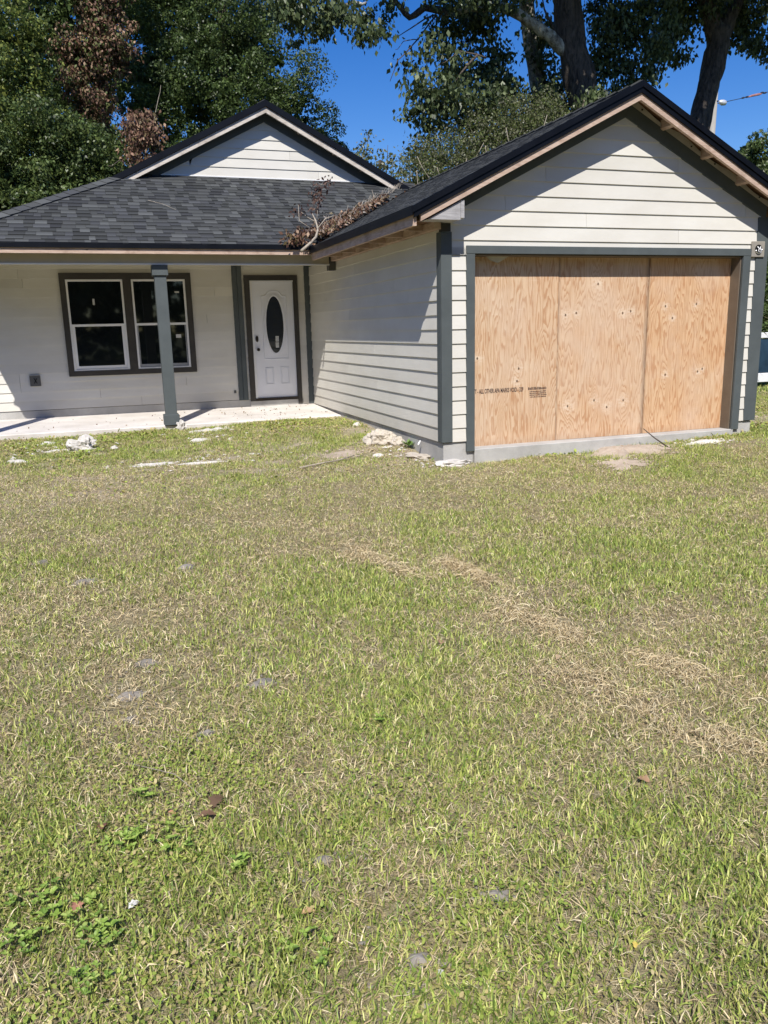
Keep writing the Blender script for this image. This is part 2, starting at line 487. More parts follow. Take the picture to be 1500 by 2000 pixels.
# ------------------------------------------------------------------ ground
GC = np.array([(-1.3, 11.9, .23), (0.9, 11.9, .25), (2.5, 11.8, .29), (3.5, 11.1, .30), (3.5, 9.5, .25), (3.5, 8.3, .15), (3.7, 8.0, .08),
               (5, 8.02, .12), (6, 8, .17), (7.5, 8.02, .21), (9, 9, .22), (0, 0, 0), (3, 0, 0), (-2, 3, 0), (2, 4, 0), (5, 4, 0), (8, 4, .03),
               (-2, 6, .03), (2, 6.5, .04), (5, 6, .04), (8, 6, .1), (-1, 9, .12), (1.5, 9, .13), (12, 12, .2), (20, 20, .2), (-10, 20, .3),
               (-6, 8, .1), (12, 6, .1), (3, 16, .3)])
def ground_z(x, y):
    x = np.asarray(x, dtype=float); y = np.asarray(y, dtype=float)
    shp = x.shape; xf = x.ravel(); yf = y.ravel(); z = np.zeros(len(xf)); ws = np.zeros(len(xf))
    for cx, cy, cz in GC:
        w = 1/((xf-cx)**2+(yf-cy)**2+.3)**1.5
        z += w*cz; ws += w
    z /= ws
    z += 0.010*np.sin(xf*2.3+yf*1.7)*np.sin(yf*2.9-xf*1.1) + 0.006*np.sin(xf*6.1+1)*np.sin(yf*5.3)
    return z.reshape(shp)
def gz(x, y): return float(ground_z(np.array([x]), np.array([y]))[0])

def make_ground():
    xs = np.concatenate((np.array([-400, -150, -60, -25, -12, -7]), np.arange(-4, 16.01, 0.12), np.array([19, 25, 40, 80, 180, 400])))
    ys = np.concatenate((np.array([-300, -120, -40, -12, -5]), np.arange(-1, 16.01, 0.12), np.array([19, 24, 35, 60, 120, 250, 500])))
    X, Y = np.meshgrid(xs, ys)
    Z = ground_z(X, Y)
    V = np.stack((X.ravel(), Y.ravel(), Z.ravel()), 1)
    nx, ny = len(xs), len(ys)
    i = (np.arange(ny-1)[:, None]*nx + np.arange(nx-1)[None, :]).ravel()
    F = np.stack((i, i+1, i+nx+1, i+nx), 1)
    o = np_mesh('ground', V, F.ravel(), np.full(len(F), 4), None, M['ground'])
    o.data.polygons.foreach_set('use_smooth', [True]*len(o.data.polygons))
    o['kind'] = 'structure'
make_ground()

# ------------------------------------------------------------------ the house
HX0, HX1 = 3.50, 7.77      # garage side walls
FY = 8.02                  # garage front siding plane
PY = 13.6                  # porch wall plane
EXP = 0.1515
house = root('house', 'white clapboard house with charcoal shingle roof, slate trim and plywood over its garage opening', 'house', (3.5, 8.0, 0.1))

# --- foundation and slabs
b = MB()
b.prism([(3.50, 8.02, -.2), (3.86, 8.02, -.2), (3.86, 8.02, 0.355), (3.50, 8.02, 0.355)], (0, 5.6, 0))
fnd = b.build('foundation', M['concrete'], house, bevel=0.006)
b = MB(); b.box(7.45, 7.74, 8.02, 12, -.2, 0.355); b.build('foundation', M['concrete'], house, bevel=0.006)
b = MB(); b.box(3.865, 7.445, 7.985, 9.5, -.2, 0.268)
b.build('garage_slab', M['concrete'], house, bevel=0.008)
b = MB()
b.prism([(-1.85, 11.9, 0.31), (-1.85, 11.93, -0.1), (-1.85, 13.7, -0.1), (-1.85, 13.7, 0.362)], (5.33, 0, 0))
b.build('porch_slab', M['slab'], house, bevel=0.012)
b = MB(); b.box(-1.62, 2.40, 13.592, 13.72, 0.30, 0.475); b.build('stem_wall', M['concrete'], house)
b = MB(); b.box(2.385, 3.30, 13.57, 13.74, 0.30, 0.448); b.build('door_step', M['concrete'], house)

# --- siding
def board_mesh(O, u, n, quad_list, z0):
    """lapped board: list of (ub0, ub1, zb, ut0, ut1, zt) pieces of one board; thicker at its lower edge"""
    mb = MB(); O = Vector(O); u = Vector(u); n = Vector(n)
    for (b0, b1, zb, t0, t1, zt) in quad_list:
        def off(z): return 0.022 - 0.014*(z-z0)/EXP
        P = []
        for (uu, zz) in ((b0, zb), (b1, zb), (t1, zt), (t0, zt)):
            P.append(O + u*uu + Vector((0, 0, zz)) + n*off(zz))
        Q = [p - n*(off(z)+0.02) for p, z in zip(P, (zb, zb, zt, zt))]
        mb.hexa([Q[0], Q[1], P[1], P[0], Q[3], Q[2], P[2], P[3]])
    return mb

def siding(wall, O, u, n, zstart, nrows, lim, joints, hole=None, zmax=99):
    """lim(z) -> (u0, u1). joints: {row: [u, ...]}. hole=(u0,u1,z0,z1)"""
    for r in range(nrows):
        z0 = zstart + r*EXP; z1 = min(z0 + EXP, zmax)
        if z1 - z0 < 0.01: break
        a0, a1 = lim(z0); c0, c1 = lim(z1 - 1e-4)
        if a1 - a0 < 0.02: break
        if c1 < c0: c0 = c1 = (c0+c1)/2
        cuts = [None] + sorted(joints.get(r, [])) + [None]
        for k in range(len(cuts)-1):
            lo, hi = cuts[k], cuts[k+1]
            g = 0.0015
            b0 = a0 if lo is None else max(a0, lo+g); b1 = a1 if hi is None else min(a1, hi-g)
            t0 = c0 if lo is None else max(c0, lo+g); t1 = c1 if hi is None else min(c1, hi-g)
            if b1 <= b0: continue
            pcs = []
            if hole and z1 > hole[2] and z0 < hole[3] and b1 > hole[0] and b0 < hole[1]:
                if b0 < hole[0]: pcs.append((b0, hole[0], z0, t0, hole[0], z1))
                if b1 > hole[1]: pcs.append((hole[1], b1, z0, hole[1], t1, z1))
                h0, h1 = max(b0, hole[0]), min(b1, hole[1])
                if z0 < hole[2]: pcs.append((h0, h1, z0, h0, h1, hole[2]))
                if z1 > hole[3]: pcs.append((h0, h1, hole[3], h0, h1, z1))
            else:
                pcs.append((b0, b1, z0, t0, t1, z1))
            for pc in pcs:
                board_mesh(O, u, n, [pc], z0).build('siding_board', M['siding'], wall)

SL = 0.5
AX, AZ = 5.65, 4.05     # garage ridge
# garage front wall core (behind the boards)
b = MB()
b.box(3.52, 3.86, 8.04, 8.15, 0.355, 2.36)
b.box(7.42, 7.745, 8.04, 8.15, 0.355, 2.36)
b.prism([(3.52, 8.04, 2.36), (7.745, 8.04, 2.36), (7.745, 8.04, 2.92), (5.65, 8.04, 3.95), (3.52, 8.04, 2.92)], (0, 0.11, 0))
gwall = b.build('garage_front_wall', M['sheathing'], house)
Z0 = 0.362
def lim_left(z): return (0.02, 0.30)
# strip left of the opening, strip right, then full width above the header
siding(gwall, (3.50, FY, 0), (1, 0, 0), (0, -1, 0), Z0, 14, lambda z: (0.02, 0.30), {}, zmax=2.41)
siding(gwall, (3.50, FY, 0), (1, 0, 0), (0, -1, 0), Z0, 14, lambda z: (3.98, 4.13), {}, zmax=2.35)
def lim_gable(z):
    h = (3.86 - z)/SL     # half-width under the frieze boards
    return (max(0.0, 2.165-h), min(4.21, 2.165+h))
ztop = Z0 + 14*EXP        # 2.483
siding(gwall, (3.50, FY, 0), (1, 0, 0), (0, -1, 0), ztop-EXP, 1, lambda z: (0.0, 4.21), {}, hole=(0.28, 4.0, 0, 2.41))
siding(gwall, (3.50, FY, 0), (1, 0, 0), (0, -1, 0), ztop, 12, lim_gable,
       {0: [2.96], 1: [1.72], 2: [0.72, 3.9], 4: [1.2], 5: [2.9]})

# garage left side wall
b = MB(); b.box(3.53, 3.63, 8.15, 13.6, 0.355, 2.66)
swall = b.build('garage_side_wall', M['sheathing'], house)
rng = random.Random(5)
js = {}
for r in range(16):
    js[r] = sorted(rng.sample([0.9, 1.4, 2.1, 2.6, 3.3, 3.9, 4.4], 1))
js[12] = [2.1, 4.3]; js[11] = [1.4]; js[13] = [3.0]; js[2] = []; js[0] = []; js[4] = [3.4]; js[6] = [2.2]
siding(swall, (3.50, 8.06, 0), (0, 1, 0), (-1, 0, 0), Z0, 16, lambda z: (0.0, 5.52), js, zmax=2.63)
b = MB(); b.box(7.66, 7.745, 8.15, 13.9, 0.355, 2.75)
rw = b.build('garage_right_wall', M['siding'], house)

# porch wall
b = MB(); b.box(-1.6, 3.5, 13.63, 13.72, 0.36, 2.8)
pwall = b.build('porch_wall', M['sheathing'], house)
PEXP = 0.1408
def porch_siding():
    global EXP
    keep = EXP; EXP = PEXP
    jp = {0: [0.62+1.6], 1: [-.0+1.6], 2: [1.35+1.6, -1.15+1.6], 3: [-1.15+1.6], 13: [-0.95+1.6], 14: [-1.0+1.6], 12: [1.9+1.6], 9: [1.75+1.6]}
    siding(pwall, (-1.6, 13.6, 0), (1, 0, 0), (0, -1, 0), 0.483, 16, lambda z: (0.0, 3.86), jp, hole=(1.6-.36, 1.6+1.46, 1.05, 2.45), zmax=2.72)
    siding(pwall, (2.34, 13.6, 0), (1, 0, 0), (0, -1, 0), 0.483, 16, lambda z: (0.0, 0.06), {}, zmax=2.72)
    siding(pwall, (2.34, 13.6, 0), (1, 0, 0), (0, -1, 0), 0.483+14*PEXP, 2, lambda z: (0.06, 0.92), {}, zmax=2.72)
    siding(pwall, (3.26, 13.6, 0), (1, 0, 0), (0, -1, 0), 0.483-PEXP*0.8, 17, lambda z: (0.0, 0.22), {}, zmax=2.72)
    EXP = keep
porch_siding()
b = MB(); b.prism([(-1.58, 13.65, 0.3), (-1.58, 20, 0.3), (-1.58, 20, 2.75), (-1.58, 13.65, 2.75)], (0.08, 0, 0))
b.build('left_side_wall', M['siding'], house)

# upper front gable wall
b = MB()
GY = 14.42
b.prism([(0.9, GY+.03, 4.06), (5.2, GY+.03, 4.06), (3.03, GY+.03, 5.16)], (0, .1, 0))
ugw = b.build('upper_gable_wall', M['sheathing'], house)
def lim_ug(z):
    h = (5.06 - z)/0.507
    return (2.18-h, 2.18+h)
siding(ugw, (0.85, GY, 0), (1, 0, 0), (0, -1, 0), 4.145, 7, lim_ug, {0: [3.1], 1: [0.9], 2: [2.6]})
b = MB(); b.box(0.95, 5.1, GY-0.03, GY, 4.135, 4.152)
b.build('gable_flashing', M['white'], house)

# --- trim
def tbox(name, x0, x1, y0, y1, z0, z1, mat='trim', bev=0.0025):
    b = MB(); b.box(x0, x1, y0, y1, z0, z1); return b.build(name, M[mat], house, bevel=bev)
tbox('corner_board', 3.474, 3.598, 7.992, 8.022, 0.362, 2.56)
tbox('corner_board', 3.474, 3.497, 8.0225, 8.118, 0.362, 2.56)
tbox('corner_board', 7.60, 7.778, 7.992, 8.02, 0.362, 2.79)
tbox('corner_board', 7.752, 7.778, 8.0225, 8.12, 0.362, 2.79)
tbox('header_trim', 3.765, 7.52, 7.984, 8.018, 2.346, 2.427)
tbox('jamb_trim', 3.765, 3.863, 7.986, 8.018, 0.246, 2.344)
tbox('jamb_trim', 7.411, 7.520, 7.986, 8.018, 0.262, 2.344)
tbox('jamb_return', 3.863, 3.878, 8.02, 8.19, 0.27, 2.345, 'jamb_bounce')
tbox('jamb_return', 7.396, 7.411, 8.02, 8.19, 0.27, 2.345, 'jamb_bounce')
tbox('head_return', 3.879, 7.395, 8.02, 8.19, 2.330, 2.345, 'jamb_bounce')
for s in (-1, 1):      # frieze boards of the garage gable
    b = MB()
    xa = 5.67; xe = 3.58 if s < 0 else 7.70
    zt = lambda x: 3.965 - .5*abs(x-xa)
    zb = lambda x: 3.775 - .5*abs(x-xa)
    yy = 7.985 if s < 0 else 7.987
    x_in = xa + s*0.001
    b.prism([(x_in, yy, zb(x_in)), (xe, yy, zb(xe)), (xe, yy, zt(xe)), (x_in, yy, zt(x_in))], (0, .03, 0))
    b.build('frieze_board', M['trim'], house)
b = MB()               # loose house wrap above the right frieze board
top = []; bot = []
for k in range(25):
    x = 5.69 + k*0.085
    zt = 3.955 - .5*(x-5.67)
    bot.append((x, 7.975, zt-.035)); top.append((x, 7.975+.004*math.sin(k*1.3), zt + 0.028 + 0.020*math.sin(k*0.75+1.2)))
for k in range(24):
    b.quad(bot[k], bot[k+1], top[k+1], top[k])
wr = b.build('house_wrap', M['wrap'], house)
for k in range(2, 24, 4):
    b = MB(); x = 5.69+k*.085; z = 3.955-.5*(x-5.67)-.004
    b.box(x-.008, x+.008, 7.966, 7.974, z-.008, z+.008)
    b.build('cap_nail', M['red'], house)
for s in (-1, 1):      # frieze boards of the upper gable
    b = MB(); xa = 3.03
    xe = 1.0 if s < 0 else 5.06
    zt = lambda x: 5.18 - .507*abs(x-xa)
    zb = lambda x: 5.03 - .507*abs(x-xa)
    x_in = xa + s*0.001
    b.prism([(x_in, GY-.036, zb(x_in)), (xe, GY-.036, zb(xe)), (xe, GY-.036, zt(xe)), (x_in, GY-.036, zt(x_in))], (0, .03, 0))
    b.build('frieze_board', M['trim'], house)

# porch wall trims
tbox('corner_board', 2.192, 2.27, 13.568, 13.6, 0.475, 2.72)
tbox('corner_board', 2.2715, 2.349, 13.555, 13.6, 0.475, 2.72)
tbox('corner_board', 3.398, 3.488, 13.562, 13.6, 0.364, 2.72)

# --- garage plywood
seams = [3.88, 4.995, 6.213, 7.40]
K1 = [(0.62, 1.12, 1.6, .05, .12), (0.60, 0.98, -1.3, .06, .10), (0.1, 1.25, 1.5, .06, .16)]
K2 = [(0.10, 1.70, 2.6, .06, .16), (0.24, 1.72, 2.4, .05, .13), (0.87, 1.71, 2.6, .06, .16), (0.98, 1.73, 2.2, .05, .14),
      (0.52, 2.04, 2.2, .07, .12), (0.16, 0.66, 2.8, .08, .16), (0.52, 0.71, 2.8, .06, .14), (0.93, 0.69, 2.6, .07, .16), (0.70, 0.62, 2.2, .06, .14)]
K3 = [(0.25, 1.78, 1.5, .05, .12), (0.70, 1.80, 1.6, .05, .12), (0.36, 1.64, 1.4, .05, .10), (0.30, 0.97, 1.8, .06, .13), (0.78, 0.99, 1.8, .06, .13), (0.85, 1.02, 1.0, .04, .08)]
PK = [K1, K2, K3]
for k in range(3):
    b = MB(); yo = (0.0, 0.004, 0.001)[k]
    b.box(seams[k]+(.003 if k else 0), seams[k+1]-.003, 8.17+yo, 8.186+yo, 0.27 - (0.012 if k == 0 else 0), 2.329)
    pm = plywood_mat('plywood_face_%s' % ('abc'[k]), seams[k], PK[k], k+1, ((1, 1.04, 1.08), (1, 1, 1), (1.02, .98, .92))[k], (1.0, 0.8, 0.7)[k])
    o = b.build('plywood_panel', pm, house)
    if k == 0: pan0 = o
tbox('seam_shadow_gap', 4.980, 5.010, 8.19, 8.21, 0.27, 2.33, 'dark', 0)
tbox('seam_shadow_gap', 6.205, 6.222, 8.19, 8.21, 0.27, 2.33, 'dark', 0)
def text_obj(txt, size, loc, mat, parent, name, sx=1.0):
    cu = bpy.data.curves.new('lettering', 'FONT'); cu.body = txt; cu.size = size; cu.extrude = 0.0003; cu.offset = 0.0016
    t = bpy.data.objects.new('tmp_text', cu); COL.objects.link(t)
    dg = bpy.context.evaluated_depsgraph_get()
    me = bpy.data.meshes.new_from_object(t.evaluated_get(dg))
    bpy.data.objects.remove(t)
    for v in me.vertices:
        x, y, z = v.co
        v.co = (loc[0]+x*sx, loc[1]-z, loc[2]+y)
    me.materials.clear(); me.materials.append(mat)
    o = bpy.data.objects.new(name, me); COL.objects.link(o)
    return attach(o, parent)
text_obj('CT - ALL OTHER APA MARKS VOID - 329', 0.068, (3.925, 8.1685, 0.862), M['ink'], house, 'stamped_lettering', 0.52)
for k, (sx, z, s) in enumerate(((4.625, 0.873, .040), (4.645, 0.847, .018), (4.645, 0.826, .018), (4.645, 0.805, .018), (4.65, 0.785, .016))):
    b = MB()
    rr = random.Random(k)
    x = sx
    while x < 4.86:
        w = rr.uniform(.004, .012)
        b.box(x, x+w, 8.1683, 8.1688, z, z+s*rr.uniform(.55, .8)); x += w + rr.uniform(.003, .006)
    b.build('stamp_marks', M['ink'], house)

# --- roof decks
def deck(name, pts, thick=0.03, mat='sheathing', parent=None):
    b = MB(); b.prism([(x, y, z-.012) for x, y, z in pts], (0, 0, -thick)); return b.build(name, M[mat], parent or house)
zg = lambda x: AZ - SL*abs(x-AX)
zf = lambda y: 2.78 + SL*(y-11.7)
MXR, MZR, MS = 3.02, 5.30, 0.507
zm = lambda x: MZR - MS*abs(x-MXR)
b = MB(); b.prism([(3.05, 7.71, zg(3.05)-.012), (AX, 7.71, AZ-.012), (AX, 14.3, AZ-.012), (3.05, 11.7, zg(3.05)-.012)], (0, 0, -.03))
groof = b.build('garage_roof', M['sheathing'], house)
deck('garage_roof_right', [(AX+.001, 7.71, AZ), (8.25, 7.71, zg(8.25)), (8.25, 14.3, zg(8.25)), (AX+.001, 14.3, AZ)])
b = MB(); b.prism([(-1.97, 11.71, zf(11.71)-.012), (3.05, 11.71, zf(11.71)-.012), (5.80, 14.45, zf(14.45)-.012), (0.78, 14.45, zf(14.45)-.012)], (0, 0, -.03))
froof = b.build('porch_roof', M['sheathing'], house)
deck('main_roof_left', [(-1.97, 11.72, zm(-1.97)), (0.50, 14.17, zm(0.50)), (MXR, 14.17, MZR), (MXR, 22, MZR), (-1.97, 22, zm(-1.97))])
deck('main_roof_right', [(MXR+.001, 14.17, MZR), (5.5, 14.17, zm(5.5)), (5.6, 14.32, zm(5.6)), (8.05, 14.32, zm(8.05)), (8.05, 22, zm(8.05)), (MXR+.001, 22, MZR)])

SH_COLS = [(0.062, 0.065, 0.064), (0.068, 0.072, 0.070), (0.079, 0.083, 0.081), (0.096, 0.101, 0.099), (0.074, 0.078, 0.081), (0.060, 0.063, 0.066)]
def shingle_col(r, bias=1.0):
    c = r.choice(SH_COLS); k = r.uniform(.88, 1.1)*bias
    return tuple(v*k for v in c)
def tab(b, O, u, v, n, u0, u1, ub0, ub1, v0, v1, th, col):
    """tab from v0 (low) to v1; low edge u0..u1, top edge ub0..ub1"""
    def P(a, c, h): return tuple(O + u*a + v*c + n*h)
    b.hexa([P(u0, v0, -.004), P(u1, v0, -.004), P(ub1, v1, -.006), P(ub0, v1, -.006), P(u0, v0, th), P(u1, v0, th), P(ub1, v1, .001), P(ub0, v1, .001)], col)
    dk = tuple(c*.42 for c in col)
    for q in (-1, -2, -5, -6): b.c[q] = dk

# front slope, individual shingles for the nearest courses
r = random.Random(11)
O = Vector((0, 11.68, zf(11.68))); u = Vector((1, 0, 0)); v = Vector((0, 1, SL)).normalized(); n = Vector((0, -SL, 1)).normalized()
cosv = v.y
rows = 22; E2 = 0.142; count = 0
far = MB()
for k in range(rows):
    v0 = k*E2; v1 = v0 + E2 + .012
    def L(vv): return -1.97 + vv*cosv*0.985
    def Rr(vv): return 3.08 + vv*cosv
    x = L(v0) - r.uniform(0, .2)
    raised = r.random() < .5
    while x < Rr(v0):
        w = r.uniform(.075, .22); x1 = x+w
        a0, a1 = max(x, L(v0)), min(x1, Rr(v0)); c0, c1 = max(x, L(v1)), min(x1, Rr(v1))
        if a1-a0 > .015 and c1 >= c0 - .12:
            c1 = max(c1, c0+.002)
            th = .013 if raised else .005
            col = shingle_col(r, 0.8 if raised else 1.16)
            if count < 290:
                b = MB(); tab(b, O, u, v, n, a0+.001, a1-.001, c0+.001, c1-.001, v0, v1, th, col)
                b.build('shingle', M['shingle'], froof); count += 1
            else:
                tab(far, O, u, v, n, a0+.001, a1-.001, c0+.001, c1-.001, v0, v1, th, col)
        x = x1; raised = not raised if r.random() < .8 else raised
fo = far.build('shingle_field', M['shingle'], froof); fo['kind'] = 'stuff'

# garage left slope
far = MB()
O = Vector((3.03, 0, zg(3.03))); u = Vector((0, 1, 0)); v = Vector((1, 0, SL)).normalized(); n = Vector((-SL, 0, 1)).normalized()
for k in range(21):
    v0 = k*E2; v1 = min(v0+E2+.012, 2.93)
    def Rr(vv): return 11.68 + vv*v.x
    y = 7.69 - r.uniform(0, .2); raised = r.random() < .5
    while y < Rr(v0):
        w = r.uniform(.075, .22); y1 = y+w
        a0, a1 = max(y, 7.69), min(y1, Rr(v0)); c0, c1 = a0, min(y1, Rr(v1))
        if a1-a0 > .01:
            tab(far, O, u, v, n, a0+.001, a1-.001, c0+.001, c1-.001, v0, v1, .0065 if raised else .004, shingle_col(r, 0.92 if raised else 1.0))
        y = y1; raised = not raised if r.random() < .8 else raised
fo = far.build('shingle_field', M['shingle'], groof); fo['kind'] = 'stuff'
# remaining slopes (seen edge-on from the lawn): courses as long strips
far = MB()
for k in range(20):
    x1 = 8.25 - k*0.13; x0 = x1-.135
    far.hexa([(x0, 7.69, zg(x0)-.012), (x1, 7.69, zg(x1)-.012), (x1, 14.3, zg(x1)-.012), (x0, 14.3, zg(x0)-.012), (x0, 7.69, zg(x0)+.001), (x1, 7.69, zg(x1)+.009), (x1, 14.3, zg(x1)+.009), (x0, 14.3, zg(x0)+.001)], shingle_col(r))
for k in range(38):
    x1 = -1.97 + k*.13; x2 = x1+.135
    y0 = 14.15 if x2 > 0.5 else 11.72 + (x2+1.97)*1.0
    far.hexa([(x1, y0, zm(x1)-.012), (x2, y0, zm(x2)-.012), (x2, 22, zm(x2)-.012), (x1, 22, zm(x1)-.012), (x1, y0, zm(x1)+.009), (x2, y0, zm(x2)+.001), (x2, 22, zm(x2)+.001), (x1, 22, zm(x1)+.009)], shingle_col(r))
    x1 = 8.05 - k*.13; x2 = x1-.135
    y0 = 14.15 if x1 < 5.5 else 14.33
    far.hexa([(x2, y0, zm(x2)-.012), (x1, y0, zm(x1)-.012), (x1, 22, zm(x1)-.012), (x2, 22, zm(x2)-.012), (x2, y0, zm(x2)+.001), (x1, y0, zm(x1)+.009), (x1, 22, zm(x1)+.009), (x2, 22, zm(x2)+.001)], shingle_col(r))
fo = far.build('shingle_courses', M['shingle'], house); fo['kind'] = 'stuff'

# hip caps and ridge caps
def caps(p0, p1, nrm_a, nrm_b, side, name, parent, step=0.20, w=.15, bias=1.0):
    p0 = Vector(p0); p1 = Vector(p1); d = (p1-p0); Ln = d.length; d.normalize()
    k = 0; t = 0.0
    while t < Ln-.02:
        e = min(t+step+.03, Ln)
        b = MB(); col = shingle_col(r, bias)
        for sgn, nn in ((1, nrm_a), (-1, nrm_b)):
            nn = Vector(nn).normalized(); out = d.cross(nn)*sgn; out.normalize()
            if out.dot(Vector(side)*sgn) < 0: out = -out
            A = p0 + d*t + nn*.014; B = p0 + d*e + nn*.006
            b.hexa([A-nn*.008, A+out*w-nn*.006, B+out*w-nn*.006, B-nn*.008, A+nn*.012, A+out*w+nn*.008, B+out*w+nn*.004, B+nn*.006], col)
        b.build(name, M['shingle'], parent)
        t += step
caps((-1.97, 11.70, 2.785), (0.52, 14.19, 4.035), (0, -.5, 1), (-.5, 0, 1), (1, -1, 0), 'hip_cap', froof, bias=1.05)
caps((AX, 7.72, AZ+.002), (AX, 14.2, AZ+.002), (-.5, 0, 1), (.5, 0, 1), (-1, 0, 0), 'ridge_cap', groof, step=.22, w=.14, bias=.8)
caps((MXR, 14.17, MZR+.002), (MXR, 22, MZR+.002), (-.5, 0, 1), (.5, 0, 1), (-1, 0, 0), 'ridge_cap', house, step=.4, w=.14)

# --- eave and rake edges
def rake(name, mat, x0, x1, zfun, ya, yb, ztop_off, zbot_off, bev=0.0):
    b = MB()
    b.prism([(x0, ya, zfun(x0)+zbot_off), (x1, ya, zfun(x1)+zbot_off), (x1, ya, zfun(x1)+ztop_off), (x0, ya, zfun(x0)+ztop_off)], (0, yb-ya, 0))
    return b.build(name, M[mat], house)
# garage rakes
rake('rake_drip_edge', 'black_metal', 3.04, AX-.0005, zg, 7.682, 7.708, 0.014, -0.050)
rake('rake_drip_edge', 'black_metal', AX+.0005, 8.26, zg, 7.682, 7.708, 0.014, -0.050)
rake('rake_fascia', 'black_metal', 3.06, AX-.0005, zg, 7.695, 7.709, -0.051, -0.105)
rake('rake_fascia', 'black_metal', AX+.0005, 8.24, zg, 7.695, 7.709, -0.051, -0.105)
rake('fly_rafter', 'lumber', 3.14, AX-.0005, zg, 7.712, 7.75, -0.106, -0.172)
rake('fly_rafter', 'lumber', AX+.0005, 8.2, zg, 7.712, 7.75, -0.106, -0.172)
for k, x in enumerate((6.12, 6.68, 7.2, 7.72)):
    b = MB(); z = zg(x)-.045
    b.hexa([(x, 7.752, z-.09), (x+.038, 7.752, z-.109), (x+.038, 7.985, z-.109), (x, 7.985, z-.09), (x, 7.752, z), (x+.038, 7.752, z-.019), (x+.038, 7.985, z-.019), (x, 7.985, z)])
    b.build('lookout', M['lumber'], house)
for k, x in enumerate((4.1, 4.7, 5.3)):
    b = MB(); z = zg(x)-.045
    b.hexa([(x, 7.752, z-.109), (x+.038, 7.752, z-.09), (x+.038, 7.985, z-.09), (x, 7.985, z-.109), (x, 7.752, z-.019), (x+.038, 7.752, z), (x+.038, 7.985, z), (x, 7.985, z-.019)])
    b.build('lookout', M['lumber'], house)
# garage left eave
b = MB(); b.box(3.028, 3.045, 7.684, 11.70, 2.672, 2.762); b.build('eave_drip_edge', M['black_metal'], house)
b = MB(); b.box(3.062, 3.10, 7.73, 11.72, 2.58, 2.71); b.build('eave_fascia', M['lumber'], house)
b = MB(); b.box(3.40, 3.478, 8.0, 11.9, 2.585, 2.66); b.build('ledger_board', M['lumber'], house)
b = MB(); b.box(3.18, 3.50, 7.99, 11.9, 2.662, 2.672); b.build('soffit_backing', M['sheathing'], house)
for y in (8.3, 8.9, 9.5, 10.1, 10.7, 11.3):
    b = MB(); b.hexa([(3.10, y, 2.60), (3.40, y, 2.60), (3.40, y+.038, 2.60), (3.10, y+.038, 2.60), (3.10, y, 2.69), (3.40, y, 2.70), (3.40, y+.038, 2.70), (3.10, y+.038, 2.69)])
    b.build('rafter_tail', M['lumber'], house)
b = MB(); b.box(8.255, 8.272, 7.684, 14.3, 2.66, 2.76); b.build('eave_drip_edge', M['black_metal'], house)
b = MB(); b.box(8.20, 8.24, 7.73, 14.3, 2.56, 2.70); b.build('eave_fascia', M['lumber'], house)
b = MB(); b.box(7.78, 8.2, 7.75, 8.0, 2.55, 2.70); b.build('eave_return', M['lumber_grey'], house)
# porch eave
b = MB(); b.box(-1.99, 3.027, 11.675, 11.692, 2.722, 2.792); b.build('eave_drip_edge', M['black_metal'], house)
b = MB(); b.box(-1.95, 3.060, 11.70, 11.738, 2.655, 2.741); b.build('eave_fascia', M['lumber'], house)
b = MB(); b.box(-1.99, -1.972, 11.70, 22, 2.69, 2.79); b.build('eave_drip_edge', M['black_metal'], house)
b = MB(); b.box(-1.955, -1.92, 11.74, 22, 2.62, 2.72); b.build('eave_fascia', M['lumber'], house)
# upper gable rakes
rake('rake_drip_edge', 'black_metal', 0.40, MXR-.0005, zm, 14.13, 14.155, 0.016, -0.085)
rake('rake_drip_edge', 'black_metal', MXR+.0005, 5.62, zm, 14.13, 14.155, 0.016, -0.085)
rake('fly_rafter', 'lumber_pale', 0.66, MXR-.0005, zm, 14.16, 14.20, -0.092, -0.178)
rake('fly_rafter', 'lumber_pale', MXR+.0005, 5.40, zm, 14.16, 14.20, -0.092, -0.178)
for x in (3.6, 4.2, 4.7):
    b = MB(); z = zm(x)-.05
    b.box(x, x+.038, 14.2, 14.41, z-.09, z-.02); b.build('lookout', M['lumber'], house)
# boxed eave return at the garage's left front corner
b = MB(); b.prism([(3.225, 7.735, 2.645), (3.578, 7.735, 2.645), (3.578, 7.735, 2.826)], (0, .2, 0))
b.build('eave_return', M['lumber_grey'], house)
b = MB(); b.box(3.581, 3.620, 7.733, 7.975, 2.663, 2.835); b.build('eave_return_block', M['lumber_grey'], house)
b = MB(); b.box(3.479, 3.585, 7.995, 8.06, 2.565, 2.645); b.build('corner_block', M['trim_brown'], house)

# --- porch beam, post, ceiling
b = MB(); b.box(-1.70, 3.37, 11.90, 12.04, 2.532, 2.70)
b.build('porch_beam', M['beam'], house, bevel=0.004)
b = MB(); b.box(-1.70, 3.372, 11.885, 11.8985, 2.526, 2.548); b.build('beam_lip', M['white'], house)
b = MB(); b.box(3.375, 3.48, 11.93, 12.05, 2.46, 2.66); b.build('beam_bracket', M['outlet'], house)
b = MB(); b.box(-1.5, 3.39, 12.05, 13.57, 2.73, 2.745); b.build('porch_ceiling', M['beam'], house)
def post(x):
    b = MB(); b.box(x-.080, x+.080, 11.885, 12.045, 0.455, 2.39)
    p = b.build('porch_post', M['trim'], house, bevel=0.003)
    b = MB(); b.box(x-.108, x+.108, 11.86, 12.07, 2.385, 2.523); b.build('post_cap', M['trim'], p, bevel=0.004)
    b = MB(); b.box(x-.108, x+.108, 11.86, 12.07, 0.312, 0.462); b.build('post_base', M['trim'], p, bevel=0.004)
post(0.936)
post(-1.58)

